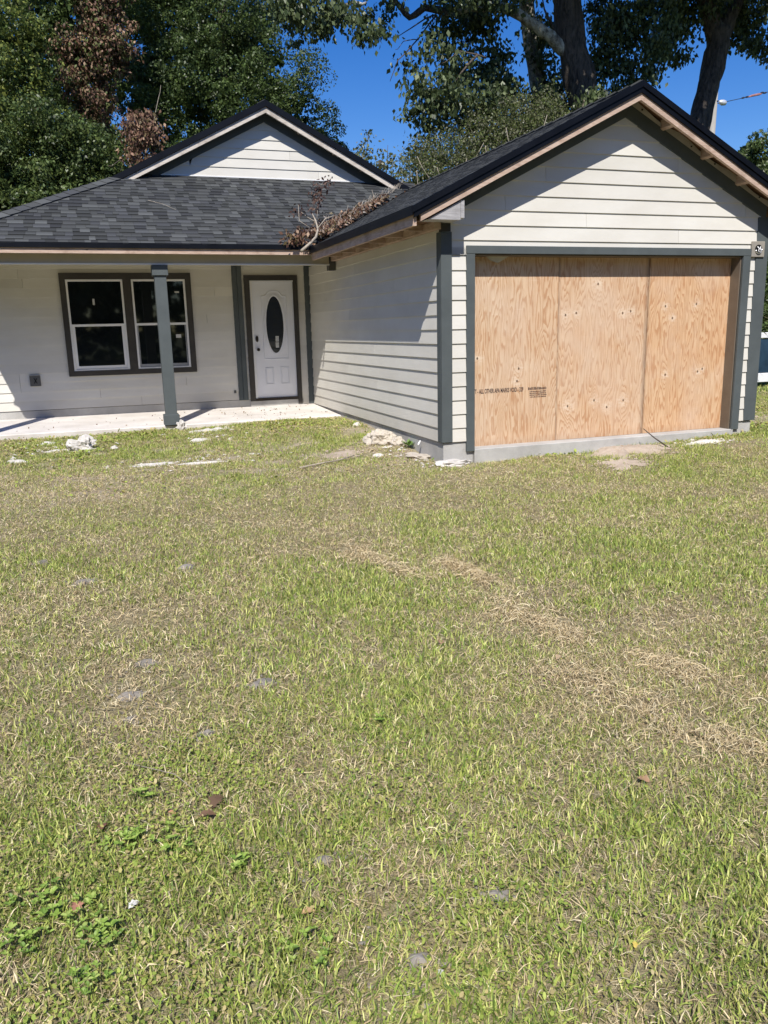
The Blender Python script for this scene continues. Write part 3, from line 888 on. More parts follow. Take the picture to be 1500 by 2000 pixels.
# --- windows
def double_hung(x0, x1, z0, z1, zm_, screen):
    b = MB(); y = 13.562
    fw = 0.030
    b.box(x0, x0+fw, y, y+.05, z0, z1); b.box(x1-fw, x1, y, y+.05, z0, z1)
    b.box(x0+fw, x1-fw, y, y+.05, z1-fw, z1); b.box(x0+fw, x1-fw, y, y+.05, z0, z0+.022)
    w = b.build('window_frame', M['white'], wins, bevel=0.002)
    b = MB(); b.box(x0+fw, x1-fw, y+.008, y+.05, zm_-.018, zm_+.018); b.build('meeting_rail', M['white'], wins, bevel=0.002)
    b = MB(); b.box(x0+fw, x1-fw, y+.036, y+.04, zm_+.018, z1-fw); b.build('window_pane', M['glass'], wins)
    sw = 0.042 if not screen else 0.022
    smat = 'white' if not screen else 'screen'
    b = MB(); ya = y+.015
    xx0, xx1, zz0 = x0+fw+.001, x1-fw-.001, z0+.024
    b.box(xx0, xx0+sw, ya, ya+.03, zz0, zm_-.019); b.box(xx1-sw, xx1, ya, ya+.03, zz0, zm_-.019)
    b.box(xx0+sw, xx1-sw, ya, ya+.03, zz0, zz0+.048)
    b.build('lower_sash', M[smat], wins, bevel=0.0015)
    b = MB(); b.box(xx0+sw, xx1-sw, ya+.022, ya+.026, zz0+.048, zm_-.019); b.build('window_pane', M['glass'], wins)
b = MB()
b.box(-.433, 1.531, 13.552, 13.6, 2.442, 2.535)
b.box(-.433, 1.531, 13.552, 13.6, 0.978, 1.056)
b.box(-.433, -.350, 13.552, 13.6, 1.056, 2.442)
b.box(1.443, 1.531, 13.552, 13.6, 1.056, 2.442)
b.box(0.489, 0.612, 13.554, 13.6, 1.056, 2.442)
wins = b.build('double_window', M['trim_brown'], house)
double_hung(-.348, 0.487, 1.058, 2.440, 1.752, False)
double_hung(0.614, 1.441, 1.058, 2.440, 1.752, True)
b = MB(); b.box(0.02, 0.05, 13.59, 13.597, 2.06, 2.15); b.build('painted_pane_streak', M['paper'], wins)  # pale patches on the panes, painted in place of reflection streaks
b = MB(); b.box(1.27, 1.34, 13.59, 13.597, 2.23, 2.255); b.build('painted_pane_streak', M['paper'], wins)
b = MB(); b.box(1.24, 1.32, 13.582, 13.5985, 1.53, 1.585); b.build('painted_pane_streak', M['paper'], wins)

# --- front door
b = MB()
b.box(2.385, 2.473, 13.555, 13.6, 0.45, 2.50)
b.box(3.207, 3.277, 13.555, 13.6, 0.37, 2.50)
b.box(2.4735, 3.2065, 13.555, 13.6, 2.418, 2.50)
b.build('door_casing', M['trim_brown'], house)
b = MB(); b.box(2.4735, 2.512, 13.575, 13.63, 0.46, 2.415); b.box(2.512, 3.206, 13.578, 13.63, 2.398, 2.415)
b.build('door_jamb', M['white'], house)
b = MB(); b.box(2.4735, 3.206, 13.562, 13.63, 0.449, 0.492); b.build('door_threshold', M['bronze'], house)
b = MB(); b.box(2.516, 3.203, 13.6, 13.635, 0.495, 2.396)
door = b.build('front_door', M['door'], house, bevel=0.002)
cx, cz, ax_, az_ = 2.868, 1.70, 0.147, 0.462
def ring(cx, cz, a, bz, w, y0, y1, n=56):
    mb = MB()
    for k in range(n):
        t0 = 2*PI*k/n; t1 = 2*PI*(k+1)/n
        def P(t, e, y): return (cx+(a+e)*math.cos(t), y, cz+(bz+e)*math.sin(t))
        mb.hexa([P(t0, 0, y1), P(t1, 0, y1), P(t1, w, y1), P(t0, w, y1), P(t0, 0, y0+.004), P(t1, 0, y0+.004), P(t1, w, y0), P(t0, w, y0)])
    return mb
ring(cx, cz, ax_, az_, 0.026, 13.584, 13.6).build('oval_frame', M['door'], door)
b = MB(); n_ = 56
b.prism([(cx+ax_*math.cos(2*PI*k/n_), 13.597, cz+az_*math.sin(2*PI*k/n_)) for k in range(n_)], (0, .003, 0))
b.build('oval_glass', M['glass'], door)
def bead(pts, w=.012, h=.009, name='door_moulding', close=False):
    mb = MB()
    P = [Vector((p[0], 13.5995, p[1])) for p in pts]
    if close: P.append(P[0])
    for i in range(len(P)-1):
        d = (P[i+1]-P[i]).normalized(); s = Vector((d.z, 0, -d.x))*w/2; e = d*w*.4
        A, B = P[i]-e, P[i+1]+e
        mb.hexa([A-s, A+s, B+s, B-s, A-s*.4+Vector((0, -h, 0)), A+s*.4+Vector((0, -h, 0)), B+s*.4+Vector((0, -h, 0)), B-s*.4+Vector((0, -h, 0))])
    return mb.build(name, M['door'], door)
arch = [(2.665, 1.14), (2.665, 2.165), (2.725, 2.165)]
for k in range(9):
    t = PI - PI*k/8
    arch.append((2.868+.115*math.cos(t), 2.20+.055*math.sin(t)))
arch += [(3.010, 2.165), (3.072, 2.165), (3.072, 1.14)]
bead(arch, close=True)
for x0, x1 in ((2.672, 2.805), (2.935, 3.068)):
    bead([(x0, .722), (x0, .995), (x1, .995), (x1, .722)], close=True)
    bead([(x0+.016, .738), (x0+.016, .979), (x1-.016, .979), (x1-.016, .738)], w=.007, h=.004, close=True)
b = MB(); n2 = 20
b.prism([(2.553+.024*math.cos(2*PI*k/n2), 13.582, 1.477+.052*math.sin(2*PI*k/n2)) for k in range(n2)], (0, .018, 0))
b.build('door_lock', M['bronze'], door)
b = MB(); b.prism([(2.561+.026*math.cos(2*PI*k/n2), 13.54, 1.302+.026*math.sin(2*PI*k/n2)) for k in range(n2)], (0, .03, 0))
b.prism([(2.561+.014*math.cos(2*PI*k/n2), 13.57, 1.302+.014*math.sin(2*PI*k/n2)) for k in range(n2)], (0, .03, 0))
b.build('door_knob', M['bronze'], door)
b = MB(); b.box(2.868, 2.922, 13.592, 13.5965, 1.425, 1.515); b.build('label', M['paper'], door)
b = MB(); b.box(2.866, 2.920, 13.592, 13.5965, 1.325, 1.412); b.build('label', M['paper'], door)
b = MB()
for z in (1.49, 1.47, 1.45, 1.435, 1.39, 1.37, 1.35): b.box(2.876, 2.912, 13.5912, 13.5919, z, z+.006)
b.build('label_print', M['screen'], door)

b = MB(); b.prism([(4.05, 8.10, 2.329), (4.32, 8.10, 2.329), (4.20, 8.12, 2.262), (4.10, 8.11, 2.29)], (0, .002, 0)); b.build('torn_wrap', M['wrap'], house)
# --- small fittings on the walls
fx = MB(); fx.box(7.515, 7.703, 7.972, 8.0, 2.332, 2.512)
fix = fx.build('light_mounting_block', M['taupe'], house, bevel=0.004)
def disc(cx, cz, rad, y0, y1, name, mat, parent, n=24):
    b = MB(); b.prism([(cx+rad*math.cos(2*PI*k/n), y0, cz+rad*math.sin(2*PI*k/n)) for k in range(n)], (0, y1-y0, 0)); return b.build(name, M[mat], parent)
disc(7.607, 2.422, .052, 7.968, 7.9715, 'junction_box', 'dark', fix)
b = MB(); b.tube([(7.607+.046*math.cos(t), 7.964, 2.420+.046*math.sin(t)) for t in [PI*1.05+k*PI/9 for k in range(10)]], .009, 6); b.build('box_rim', M['foil'], fix, True)
b = MB(); b.tube([(7.58, 7.962, 2.45), (7.60, 7.955, 2.43), (7.59, 7.952, 2.40), (7.62, 7.955, 2.385)], .007, 6)
b.tube([(7.63, 7.962, 2.45), (7.615, 7.955, 2.42), (7.63, 7.952, 2.40)], .006, 6); b.build('wire_ends', M['white'], fix, True)
b = MB(); b.box(-1.008, -.853, 13.555, 13.582, 0.853, 1.008)
ov = b.build('outlet_mounting_block', M['outlet'], house, bevel=0.003)
b = MB(); b.box(-1.010, -.855, 13.548, 13.582, 1.010, 1.020); b.build('block_cap', M['taupe'], ov)
for s in (-1, 1):
    b = MB(); c0 = -.925
    b.hexa([(c0-s*.02-.007, 13.5535, .895), (c0-s*.02+.007, 13.5535, .895), (c0-s*.02+.007, 13.5545, .895), (c0-s*.02-.007, 13.5545, .895),
            (c0+s*.02-.007, 13.5535, .975), (c0+s*.02+.007, 13.5535, .975), (c0+s*.02+.007, 13.5545, .975), (c0+s*.02-.007, 13.5545, .975)])
    b.build('outlet_opening', M['dark'], ov)
b = MB(); b.box(2.115, 2.150, 13.566, 13.581, .60, .645); b.build('small_outlet_plate', M['outlet'], house)
b = MB(); b.tube([(3.468, 8.62, .31), (3.44, 8.60, .285), (3.425, 8.585, .27)], .011, 8); b.build('drain_stub', M['white'], house, True)

# ------------------------------------------------------------------ leaves
def leaf_mesh(name, pts, size, cols, mat, parent=None, down=0.35, aspect=0.55, kind=None, rng=None, spread=0.35, nrm=None, nj=.65):
    """one folded 4-vertex leaf per point"""
    rng = rng or RNG
    n = len(pts)
    d = rng.normal(size=(n, 3)); d[:, 2] -= down*2
    d /= np.linalg.norm(d, axis=1)[:, None]
    a = rng.normal(size=(n, 3)); s = np.cross(d, a); s /= np.linalg.norm(s, axis=1)[:, None]
    nn = np.cross(d, s)
    if nrm is not None:
        nn = nrm + rng.normal(size=(n, 3))*nj; nn /= np.linalg.norm(nn, axis=1)[:, None]
        d = d - nn*(d*nn).sum(1)[:, None]; d /= np.linalg.norm(d, axis=1)[:, None]
        s = np.cross(d, nn)
    L = (size*rng.uniform(1-spread, 1+spread, n))[:, None]
    W = L*aspect*rng.uniform(.8, 1.2, n)[:, None]
    A = pts; B = pts + d*L*.42 + s*W*.5 + nn*W*.12; Cc = pts + d*L; D = pts + d*L*.42 - s*W*.5 + nn*W*.12
    V = np.stack((A, B, Cc, D), 1).reshape(-1, 3)
    F = np.arange(4*n)
    col = np.repeat(cols, 4, axis=0)
    o = np_mesh(name, V, F, np.full(n, 4), col, mat, parent)
    if kind: o['kind'] = kind
    return o

def pick_cols(n, palette, rng, jit=.18):
    P = np.array(palette); c = P[rng.integers(0, len(P), n)]
    return np.clip(c*rng.uniform(1-jit, 1+jit, (n, 1)), 0, 1)

def crown_points(blobs, n_total, rng, clump=0.28, per=26, shell=0.55, lobes=False):
    """clumps of leaves on and inside ellipsoids; blobs (x,y,z,rx,ry,rz)"""
    B = np.array(blobs, dtype=float)
    vol = (B[:, 3]*B[:, 5])
    pr = vol/vol.sum()
    nc = max(1, n_total//per)
    idx = rng.choice(len(B), nc, p=pr)
    d = rng.normal(size=(nc, 3)); d /= np.linalg.norm(d, axis=1)[:, None]
    rr = shell + (1-shell)*rng.random(nc)**0.6
    rr *= 1 + .12*rng.normal(size=nc)
    c = B[idx, :3] + d*B[idx, 3:6]*rr[:, None]
    cs = clump*rng.uniform(.5, 1.4, nc)
    k = rng.integers(0, nc, n_total)
    shade = rng.uniform(.8, 1.2, nc)[k]
    if lobes:
        u_ = rng.normal(size=(n_total, 3)); u_[:, 2] += .35; u_ /= np.linalg.norm(u_, axis=1)[:, None]
        p = c[k] + u_*(cs[k]*(.72+.36*rng.random(n_total)**1.5))[:, None]*np.array([1, 1, .72])
        return p, shade, u_
    p = c[k] + rng.normal(size=(n_total, 3))*cs[k][:, None]*np.array([1, 1, .65])*.55
    return p, shade

def tree(name, label, base, height, blobs, n, size, palette, trunk=None, limbs=(), bark='bark_oak', seed=1, clump=.28, down=.3, group=None, per=26, cat='tree', core=0, aspect=.55, shell=.55, matk='leaf', shade_canopy=None, lobes=False):
    rng = np.random.default_rng(seed)
    rt = root(name, label, cat, base, group)
    path, rad = trunk if trunk else ([base, (base[0], base[1], base[2]+height*.5), (base[0]+.2, base[1], base[2]+height*.85)], [height*.02, height*.015, height*.005])
    # refine path
    P = [Vector(p) for p in path]; PP = []; RR = []
    for i in range(len(P)-1):
        for k in range(4):
            t = k/4; PP.append(P[i].lerp(P[i+1], t)); RR.append(rad[i]*(1-t)+rad[i+1]*t)
    PP.append(P[-1]); RR.append(rad[-1])
    b = MB(); b.tube(PP, RR, 14, .28); b.build('trunk', M[bark], rt, True)
    for lp in limbs:
        pth, rd, mt = lp
        b = MB(); Q = [Vector(p) for p in pth]; QQ = []; rr = []
        m = len(Q)
        for i in range(m-1):
            for k in range(3):
                t = k/3; QQ.append(Q[i].lerp(Q[i+1], t)+Vector((0, 0, .04*math.sin(i*2+k)))); f = (i+t)/(m-1); rr.append(rd[0]*(1-f)+rd[1]*f)
        QQ.append(Q[-1]); rr.append(rd[1])
        b.tube(QQ, rr, 9, .22); b.build('branch', M[mt], rt, True)
    r_ = crown_points(blobs, n, rng, clump, per, shell, lobes)
    c = pick_cols(n, palette, rng)*r_[1][:, None]
    leaf_mesh('crown', r_[0], size, np.clip(c, 0, 1), M[matk], rt, down, aspect, rng=rng, nrm=r_[2] if lobes else None)
    if shade_canopy:  # unseen leaves added above the frame, sunward, to shade trunk and leaf clusters
        p3, s3 = crown_points(shade_canopy, 7000, rng, .5, 14, .1)
        leaf_mesh('shading_canopy', p3, .34, pick_cols(7000, palette, rng), M[matk], rt, down, .7, rng=rng)
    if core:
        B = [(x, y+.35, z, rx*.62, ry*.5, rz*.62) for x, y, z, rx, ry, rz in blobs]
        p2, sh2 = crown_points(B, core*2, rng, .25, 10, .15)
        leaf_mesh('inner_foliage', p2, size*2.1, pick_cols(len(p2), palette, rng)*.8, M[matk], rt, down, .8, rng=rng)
    return rt

GREEN = [(0.081, 0.125, 0.033), (0.106, 0.163, 0.043), (0.056, 0.094, 0.027), (0.138, 0.194, 0.056)]
DGREEN = [(0.064, 0.101, 0.03), (0.086, 0.13, 0.037), (0.046, 0.072, 0.023), (0.122, 0.169, 0.051)]
OLIVE = [(0.188, 0.225, 0.05), (0.263, 0.294, 0.069), (0.125, 0.163, 0.043), (0.094, 0.125, 0.035)]
BROWN = [(0.16, 0.085, 0.055), (0.23, 0.13, 0.085), (0.10, 0.052, 0.036), (0.14, 0.11, 0.05), (0.33, 0.22, 0.14)]
SAGE = [(0.12, 0.14, 0.05), (0.16, 0.175, 0.075), (0.08, 0.10, 0.035), (0.22, 0.22, 0.13)]
OAKG = [(0.044, 0.065, 0.025), (0.062, 0.088, 0.033), (0.094, 0.125, 0.048), (0.163, 0.2, 0.088)]

tree('broadleaf_tree', 'yellow green sunlit tree at the far left edge behind the roof', (-2.6, 22, .2), 12,
     [(-1.9, 21.6, 7.0, 1.7, 1.4, 1.3), (-1.2, 21.4, 8.0, 1.1, 1.0, .8), (-2.6, 22, 9.8, 1.9, 1.5, 1.4), (-1.0, 22.2, 10.3, 1.3, 1.2, 1.2), (-1.5, 21.2, 5.8, 1.0, .9, .7), (-3.3, 21.8, 6.0, 1.6, 1.2, 1.5), (-2.2, 22.5, 12, 2.0, 1.6, 1.4)],
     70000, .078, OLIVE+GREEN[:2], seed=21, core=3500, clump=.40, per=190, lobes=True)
tree('vine_covered_tree', 'tall tree hung with dead reddish brown leaves between the left green trees', (0.7, 23.3, .2), 13,
     [(0.85, 22.6, 10.0, .70, .6, 1.3), (0.95, 22.5, 8.6, .62, .6, .9), (0.55, 22.5, 7.4, .50, .5, .8), (0.1, 22.4, 8.0, .3, .4, .8), (0.9, 22.7, 12, .8, .8, 1.0)],
     22000, .085, BROWN+[(0.12, 0.14, 0.045), (0.08, 0.11, 0.03)], seed=22, core=1500, clump=.26, per=90, lobes=True, down=.9, matk='dryleaf')
tree('evergreen_tree', 'large dark green tree rising behind the upper front gable', (4.3, 26, .2), 15,
     [(3.2, 25.6, 11.2, 2.2, 1.8, 2.2), (5.2, 25.6, 9.6, 1.75, 1.5, 1.7), (6.1, 25.2, 8.2, 1.25, 1.1, 1.15), (6.8, 25.2, 7.0, 1.2, 1.0, 1.0), (7.45, 25.0, 6.1, .9, .8, .8), (2.2, 25.0, 8.4, 1.1, 1.3, 1.9), (3.7, 24.8, 8.3, 1.8, 1.4, 1.6), (5.0, 25, 6.6, 1.9, 1.3, 1.4), (2.8, 24.8, 6.3, 1.3, 1.2, 1.2), (4.6, 26, 13.2, 2.4, 1.8, 1.8), (2.2, 26, 12.6, 1.8, 1.5, 1.8)],
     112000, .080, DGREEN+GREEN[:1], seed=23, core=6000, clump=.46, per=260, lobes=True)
tree('broadleaf_tree', 'deep green tree filling the gap behind the vine covered tree', (-1, 28, .2), 14,
     [(-3.5, 28, 7.5, 1.8, 1, 1.8), (-1.5, 28, 8.5, 1.8, 1, 1.8), (.5, 28, 7.5, 1.6, 1, 2), (2, 28.5, 9.5, 1.8, 1, 1.8), (-2.5, 28, 11.3, 2, 1, 1.8), (.2, 28, 11.6, 2, 1, 1.8), (2.2, 28, 12.4, 1.8, 1, 1.6), (-1, 28, 5.8, 2.5, 1, 1.2), (-.5, 28.4, 10, 1.6, 1, 2.0), (0, 28.4, 7.2, 1.6, 1, 1.6), (3.4, 28.8, 7.6, 1.8, 1, 1.6), (4.6, 28.8, 10.6, 2.2, 1, 2.2)],
     56000, .12, DGREEN, seed=29, core=3000, clump=.55, per=260, lobes=True)
tree('understory_tree', 'low dark green tree behind the left end of the porch roof', (-0.6, 20.5, .2), 6,
     [(-1.5, 20.2, 4.7, 1.3, 1.0, 1.2), (0.2, 20.4, 5.2, 1.0, .9, .9), (1.1, 20.6, 5.0, .9, .8, .9), (-.5, 20.2, 6.0, .8, .7, .5), (-2.9, 20.3, 5.2, 1.2, 1.0, 1.4)],
     44000, .075, DGREEN+OLIVE[2:], seed=24, core=2500, clump=.36, per=200, lobes=True)
tree('brown_leaved_sapling', 'small sapling with withered brown leaves above the left roof slope', (1.35, 19, .2), 6.2,
     [(1.38, 19, 5.85, .33, .3, .40), (1.3, 19, 5.4, .28, .3, .3)], 2600, .085, BROWN, seed=25, clump=.15, down=.9,
     limbs=[(((1.2, 19, 5.0), (.85, 18.9, 5.15), (.6, 18.8, 5.05)), (.012, .006), 'twig_dark'), (((1.6, 19, 5.9), (1.75, 18.9, 6.4), (1.82, 18.9, 6.7)), (.008, .003), 'twig')], matk='dryleaf')
tree('grey_green_thicket', 'grey green shrubby tree with bare twigs rising in the roof valley', (8.6, 19.2, .2), 6.5,
     [(7.7, 19.0, 4.9, .75, .7, .75), (8.5, 19.1, 5.4, .95, .8, .85), (9.4, 19.2, 5.9, 1.0, .8, .85), (10.4, 19.3, 6.2, 1.0, .8, 1.0), (9.2, 19, 4.9, 1.3, .8, .8), (8.0, 19.3, 5.7, .5, .5, .4), (11.3, 19.4, 6.4, .9, .7, .9), (7.1, 19, 4.4, .6, .5, .5)],
     42000, .060, SAGE+OLIVE[2:]+[(.17, .17, .11)], seed=26, core=900, clump=.20, per=18,
     limbs=[(((7.3+i*.33, 18.6, 4.3+.06*i), (7.45+i*.33+.2*math.sin(i*3), 18.45, 4.75+.1*i), (7.4+i*.35+.35*math.sin(i*5), 18.4, 5.15+.12*i+.2*math.sin(i*2))), (.018, .006), 'twig') for i in range(11)])
tree('thin_sapling', 'thin airy sapling against the blue sky beside the upper gable', (6.7, 19.5, .2), 6.3,
     [(6.55, 19.5, 5.3, .38, .35, .75), (7.0, 19.5, 5.2, .38, .3, .6), (6.25, 19.5, 4.9, .35, .3, .45)], 1500, .085, SAGE, seed=27, clump=.12, per=9,
     limbs=[(((6.6, 19.5, 4.6), (6.5, 19.5, 5.4), (6.62, 19.5, 6.2)), (.012, .005), 'twig_dark'), (((6.9, 19.5, 4.4), (7.05, 19.5, 5.2), (7.1, 19.5, 5.9)), (.012, .005), 'twig_dark')])

OAK_A = [(9.6, 19.2, 9.35, .42), (8.9, 19.2, 9.2, .38), (10.35, 19.3, 9.4, .3), (7.3, 19.4, 9.25, .3), (8.3, 19.3, 9.3, .3), (5.1, 19.47, 8.62, 0.59), (4.69, 19.21, 8.64, 0.45), (5.66, 19.79, 8.51, 0.37), (5.9, 19.31, 8.69, 0.39), (6.37, 19.13, 8.19, 0.33), (7.02, 19.8, 8.45, 0.27), (6.89, 20.84, 9.13, 0.28), (7.61, 20.6, 9.23, 0.33), (9.09, 20.53, 9.12, 0.55), (8.2, 19.44, 8.13, 0.30), (7.92, 20.07, 7.96, 0.26), (8.79, 19.55, 7.99, 0.44), (7.89, 19.35, 7.19, 0.36), (8.49, 19.21, 6.98, 0.58), (7.78, 19.43, 6.7, 0.34), (8.92, 20.85, 6.86, 0.48), (9.57, 20.66, 7.89, 0.6), (9.98, 20.61, 8.99, 0.62), (10.27, 20.6, 8.17, 0.52), (9.81, 19.39, 6.99, 0.55), (9.37, 19.62, 6.78, 0.53), (10.84, 20.25, 7.51, 0.5), (10.64, 20.46, 8.4, 0.35), (12.02, 20.71, 7.58, 0.5), (12.69, 20.76, 7.31, 0.63), (12.62, 19.17, 7.11, 0.5), (13.86, 20.21, 9.2, 0.68), (13.67, 20.34, 8.48, 0.62), (14.25, 20.01, 8.3, 0.54), (14.43, 19.36, 8.01, 0.34), (14.15, 19.95, 9.39, 0.6), (14.5, 19.18, 8.51, 0.34), (13.8, 20.87, 9.91, 0.56), (10.04, 20.73, 9.57, 0.49), (14.5, 20.1, 7.84, 0.38), (13.4, 20.2, 7.3, .5), (11.4, 20.4, 6.6, .5), (10.6, 19.8, 6.5, .5), (13.9, 20, 7.6, .45)]
OAK_B = [(14.91, 19.68, 9.49, 0.6), (15.86, 20.65, 9.26, 0.47), (15.97, 20.12, 8.85, 0.32), (16.48, 20.61, 9.82, 0.53), (18.23, 20.56, 9.69, 0.58), (18.25, 20.01, 9.91, 0.61), (18.57, 19.86, 9.24, 0.45), (17.57, 20.16, 10.02, 0.52), (16.71, 19.89, 10.04, 0.51), (18.37, 19.46, 8.78, 0.29), (17.94, 19.69, 9.01, 0.26), (16.02, 20.5, 10.12, 0.55), (15.3, 20.1, 9.0, .42)]
def above(x0, x1, z0, z1, n, seed):
    rr = random.Random(seed)
    return [(rr.uniform(x0, x1), rr.uniform(17.6, 21.5), rr.uniform(z0, z1), .95, 1.0, .7) for _ in range(n)]
tree('oak_tree', 'big oak with a pale lichened limb reaching left over the house', (14.1, 20, .2), 14,
     [(x, y, z, r_, r_*1.1, r_) for x, y, z, r_ in OAK_A] + above(5.5, 14.5, 10.3, 12.6, 16, 3),
     46000, .125, OAKG, seed=31, shade_canopy=[(x, 17.6, z, 1.3, 1.3, .8) for x, z in ((7, 12.8), (9.5, 12.8), (11.2, 12.7), (12.2, 11.5), (13.6, 11.4), (13.2, 12.6))], clump=.24, down=1.0, per=12, aspect=.62, shell=.1,
     trunk=([(13.9, 20, .2), (13.6, 20, 3.5), (13.31, 20, 5.69), (13.05, 20, 6.84), (12.7, 20, 7.82), (12.42, 20, 8.77), (12.27, 20, 9.71), (12.0, 20, 11.5)], [.55, .46, .40, .39, .40, .36, .34, .22]),
     limbs=[(((12.75, 20, 7.9), (12.3, 20, 8.45), (11.8, 20, 8.85), (11.2, 20, 9.12), (10.46, 20, 9.32), (9.54, 20, 9.31), (8.85, 20, 9.10)), (.19, .08), 'bark_light'),
            (((8.85, 20, 9.10), (8.31, 20, 9.12), (7.91, 20, 8.93), (7.58, 20, 9.2), (7.1, 20, 9.7)), (.09, .05), 'bark_oak'),
            (((6.2, 19.9, 8.92), (6.49, 19.9, 9.03), (6.78, 19.9, 9.08)), (.035, .03), 'bark_light'),
            (((9.4, 19.3, 8.0), (8.9, 19.2, 7.5), (8.4, 19.2, 6.9)), (.03, .008), 'twig_dark'),
            (((9.6, 19.3, 7.95), (8.9, 19.3, 8.0), (8.35, 19.3, 7.7)), (.025, .006), 'twig_dark'),
            (((8.6, 20, 9.0), (8.1, 19.9, 8.4), (7.5, 19.8, 7.9), (7.3, 19.8, 7.4)), (.022, .006), 'twig_dark'),
            (((8.5, 20, 9.0), (7.9, 19.9, 8.6), (7.35, 19.8, 8.35)), (.018, .006), 'twig_dark'),
            (((8.1, 19.9, 8.4), (7.7, 19.9, 8.3), (7.45, 19.8, 8.1)), (.012, .005), 'twig_dark'),
            (((12.9, 19.7, 7.3), (13.2, 19.5, 7.5), (13.5, 19.4, 7.2), (13.7, 19.3, 6.8)), (.022, .01), 'twig'),
            (((12.75, 19.7, 7.4), (12.5, 19.5, 7.1), (12.4, 19.4, 6.7)), (.022, .01), 'twig'),
            (((12.1, 20, 8.9), (11.9, 20, 9.4), (11.95, 20, 10.0)), (.04, .02), 'bark_oak'),
            (((11.95, 20, 8.9), (11.6, 20, 9.4), (11.5, 20, 9.9)), (.03, .01), 'bark_oak')])
tree('leafy_trunk_tree', 'slim tree with bark flakes and ivy left of the big oak trunk', (13.6, 22, .2), 13,
     [(12.6, 21.8, 9.3, .5, .4, .9), (12.9, 21.8, 7.6, .55, .4, 1.2), (12.1, 22, 11.2, 1.5, 1.0, .9), (11.3, 22, 8.0, .7, .5, .6), (13.2, 21.8, 6.6, .9, .5, .7)],
     7000, .14, OAKG+SAGE[:2], seed=32, clump=.22, down=.9, per=10, bark='bark_light', shell=.2,
     trunk=([(13.5, 22, .2), (13.07, 22, 6.18), (12.78, 22, 7.55), (12.55, 22, 8.47), (12.32, 22, 9.5), (12.19, 22, 10.39), (12.0, 22, 12)], [.4, .27, .25, .24, .22, .2, .12]))
tree('oak_tree', 'dark leaning trunk with drooping leaves at the upper right, beside the utility pole', (16.4, 20, .2), 14,
     [(x, y, z, r_, r_*1.1, r_) for x, y, z, r_ in OAK_B] + above(14.8, 20.5, 10.4, 12.6, 11, 5),
     19000, .135, OAKG, seed=33, shade_canopy=[(x, 17.6, z, 1.3, 1.3, .8) for x in (15, 16.6, 18.4) for z in (11.4, 12.8)], clump=.23, down=1.0, per=12, aspect=.62, shell=.1,
     trunk=([(16.2, 20, .2), (16.4, 20, 4.0), (16.44, 20, 6.23), (16.70, 20, 7.38), (16.95, 20, 8.25), (17.12, 20, 9.03), (17.06, 20, 9.45)], [.55, .38, .31, .28, .29, .31, .33]),
     limbs=[(((17.05, 20, 9.2), (16.7, 20, 9.9), (16.2, 20, 10.8), (15.8, 20, 11.8)), (.27, .14), 'bark_oak'),
            (((17.1, 20, 9.1), (17.5, 20, 9.9), (17.9, 20, 10.7), (18.2, 20, 11.8)), (.27, .14), 'bark_oak')])
tree('distant_tree', 'distant bushy tree low at the right edge under the power line', (28.4, 31, .2), 10,
     [(27.6, 31, 7.6, 1.3, 1.2, 1.2), (29.3, 31, 8.2, 1.4, 1.2, 1.3), (26.6, 31, 7.2, .9, .8, .9), (30.8, 31, 8.0, 1.6, 1.2, 1.6), (28.6, 31, 6.0, 2.2, 1.4, 1.6), (28.9, 31, 9.2, .5, .5, .6)],
     22000, .15, DGREEN+SAGE[:1], seed=34, core=1500, clump=.45, per=220, lobes=True)
tree('roadside_shrub', 'dark leafy shrub behind the spiky plant at the right edge', (15.6, 15.5, .2), 4.5,
     [(15.3, 15.6, 1.9, 1.0, .8, .9), (16.4, 15.8, 2.4, 1.2, .8, 1.2), (14.6, 16.2, 2.6, 1.0, .8, .8), (17.8, 16, 2.6, 1.3, .8, 1.5), (15.5, 16.6, 3.8, 1.4, 1.0, .9)],
     16000, .09, GREEN+DGREEN, seed=35, core=1800, clump=.25)
# distant woods closing the view on all sides of the back yard
rngw = np.random.default_rng(40)
nW = 26000
ang = rngw.uniform(-1.15, 1.35, nW); rad = rngw.uniform(48, 60, nW)
hw = (2.5+3.5*rngw.random(nW))*(1+.25*np.sin(ang*23)+.2*np.sin(ang*51))*rngw.random(nW)**.6*1.3
pw = np.stack((rad*np.sin(ang), rad*np.cos(ang), .3+hw), 1)
o = leaf_mesh('far_woods', pw, .75, pick_cols(nW, DGREEN+GREEN, rngw), M['leaf'], rng=rngw, down=.2, aspect=.8)
o['kind'] = 'stuff'

# trees across the road behind the camera, the ones the window panes mirror
nB = 19000
ang = rngw.uniform(math.radians(95), math.radians(285), nB); rad = rngw.uniform(23, 30, nB)
hb = (10+3*np.sin(ang*7)+1.5*np.sin(ang*19))*rngw.random(nB)**.75
pb = np.stack((rad*np.sin(ang), rad*np.cos(ang), .2+hb), 1)
o = leaf_mesh('roadside_woods', pb, .95, pick_cols(nB, DGREEN+GREEN, rngw), M['leaf'], rng=rngw, down=.2, aspect=.8)
o['kind'] = 'stuff'

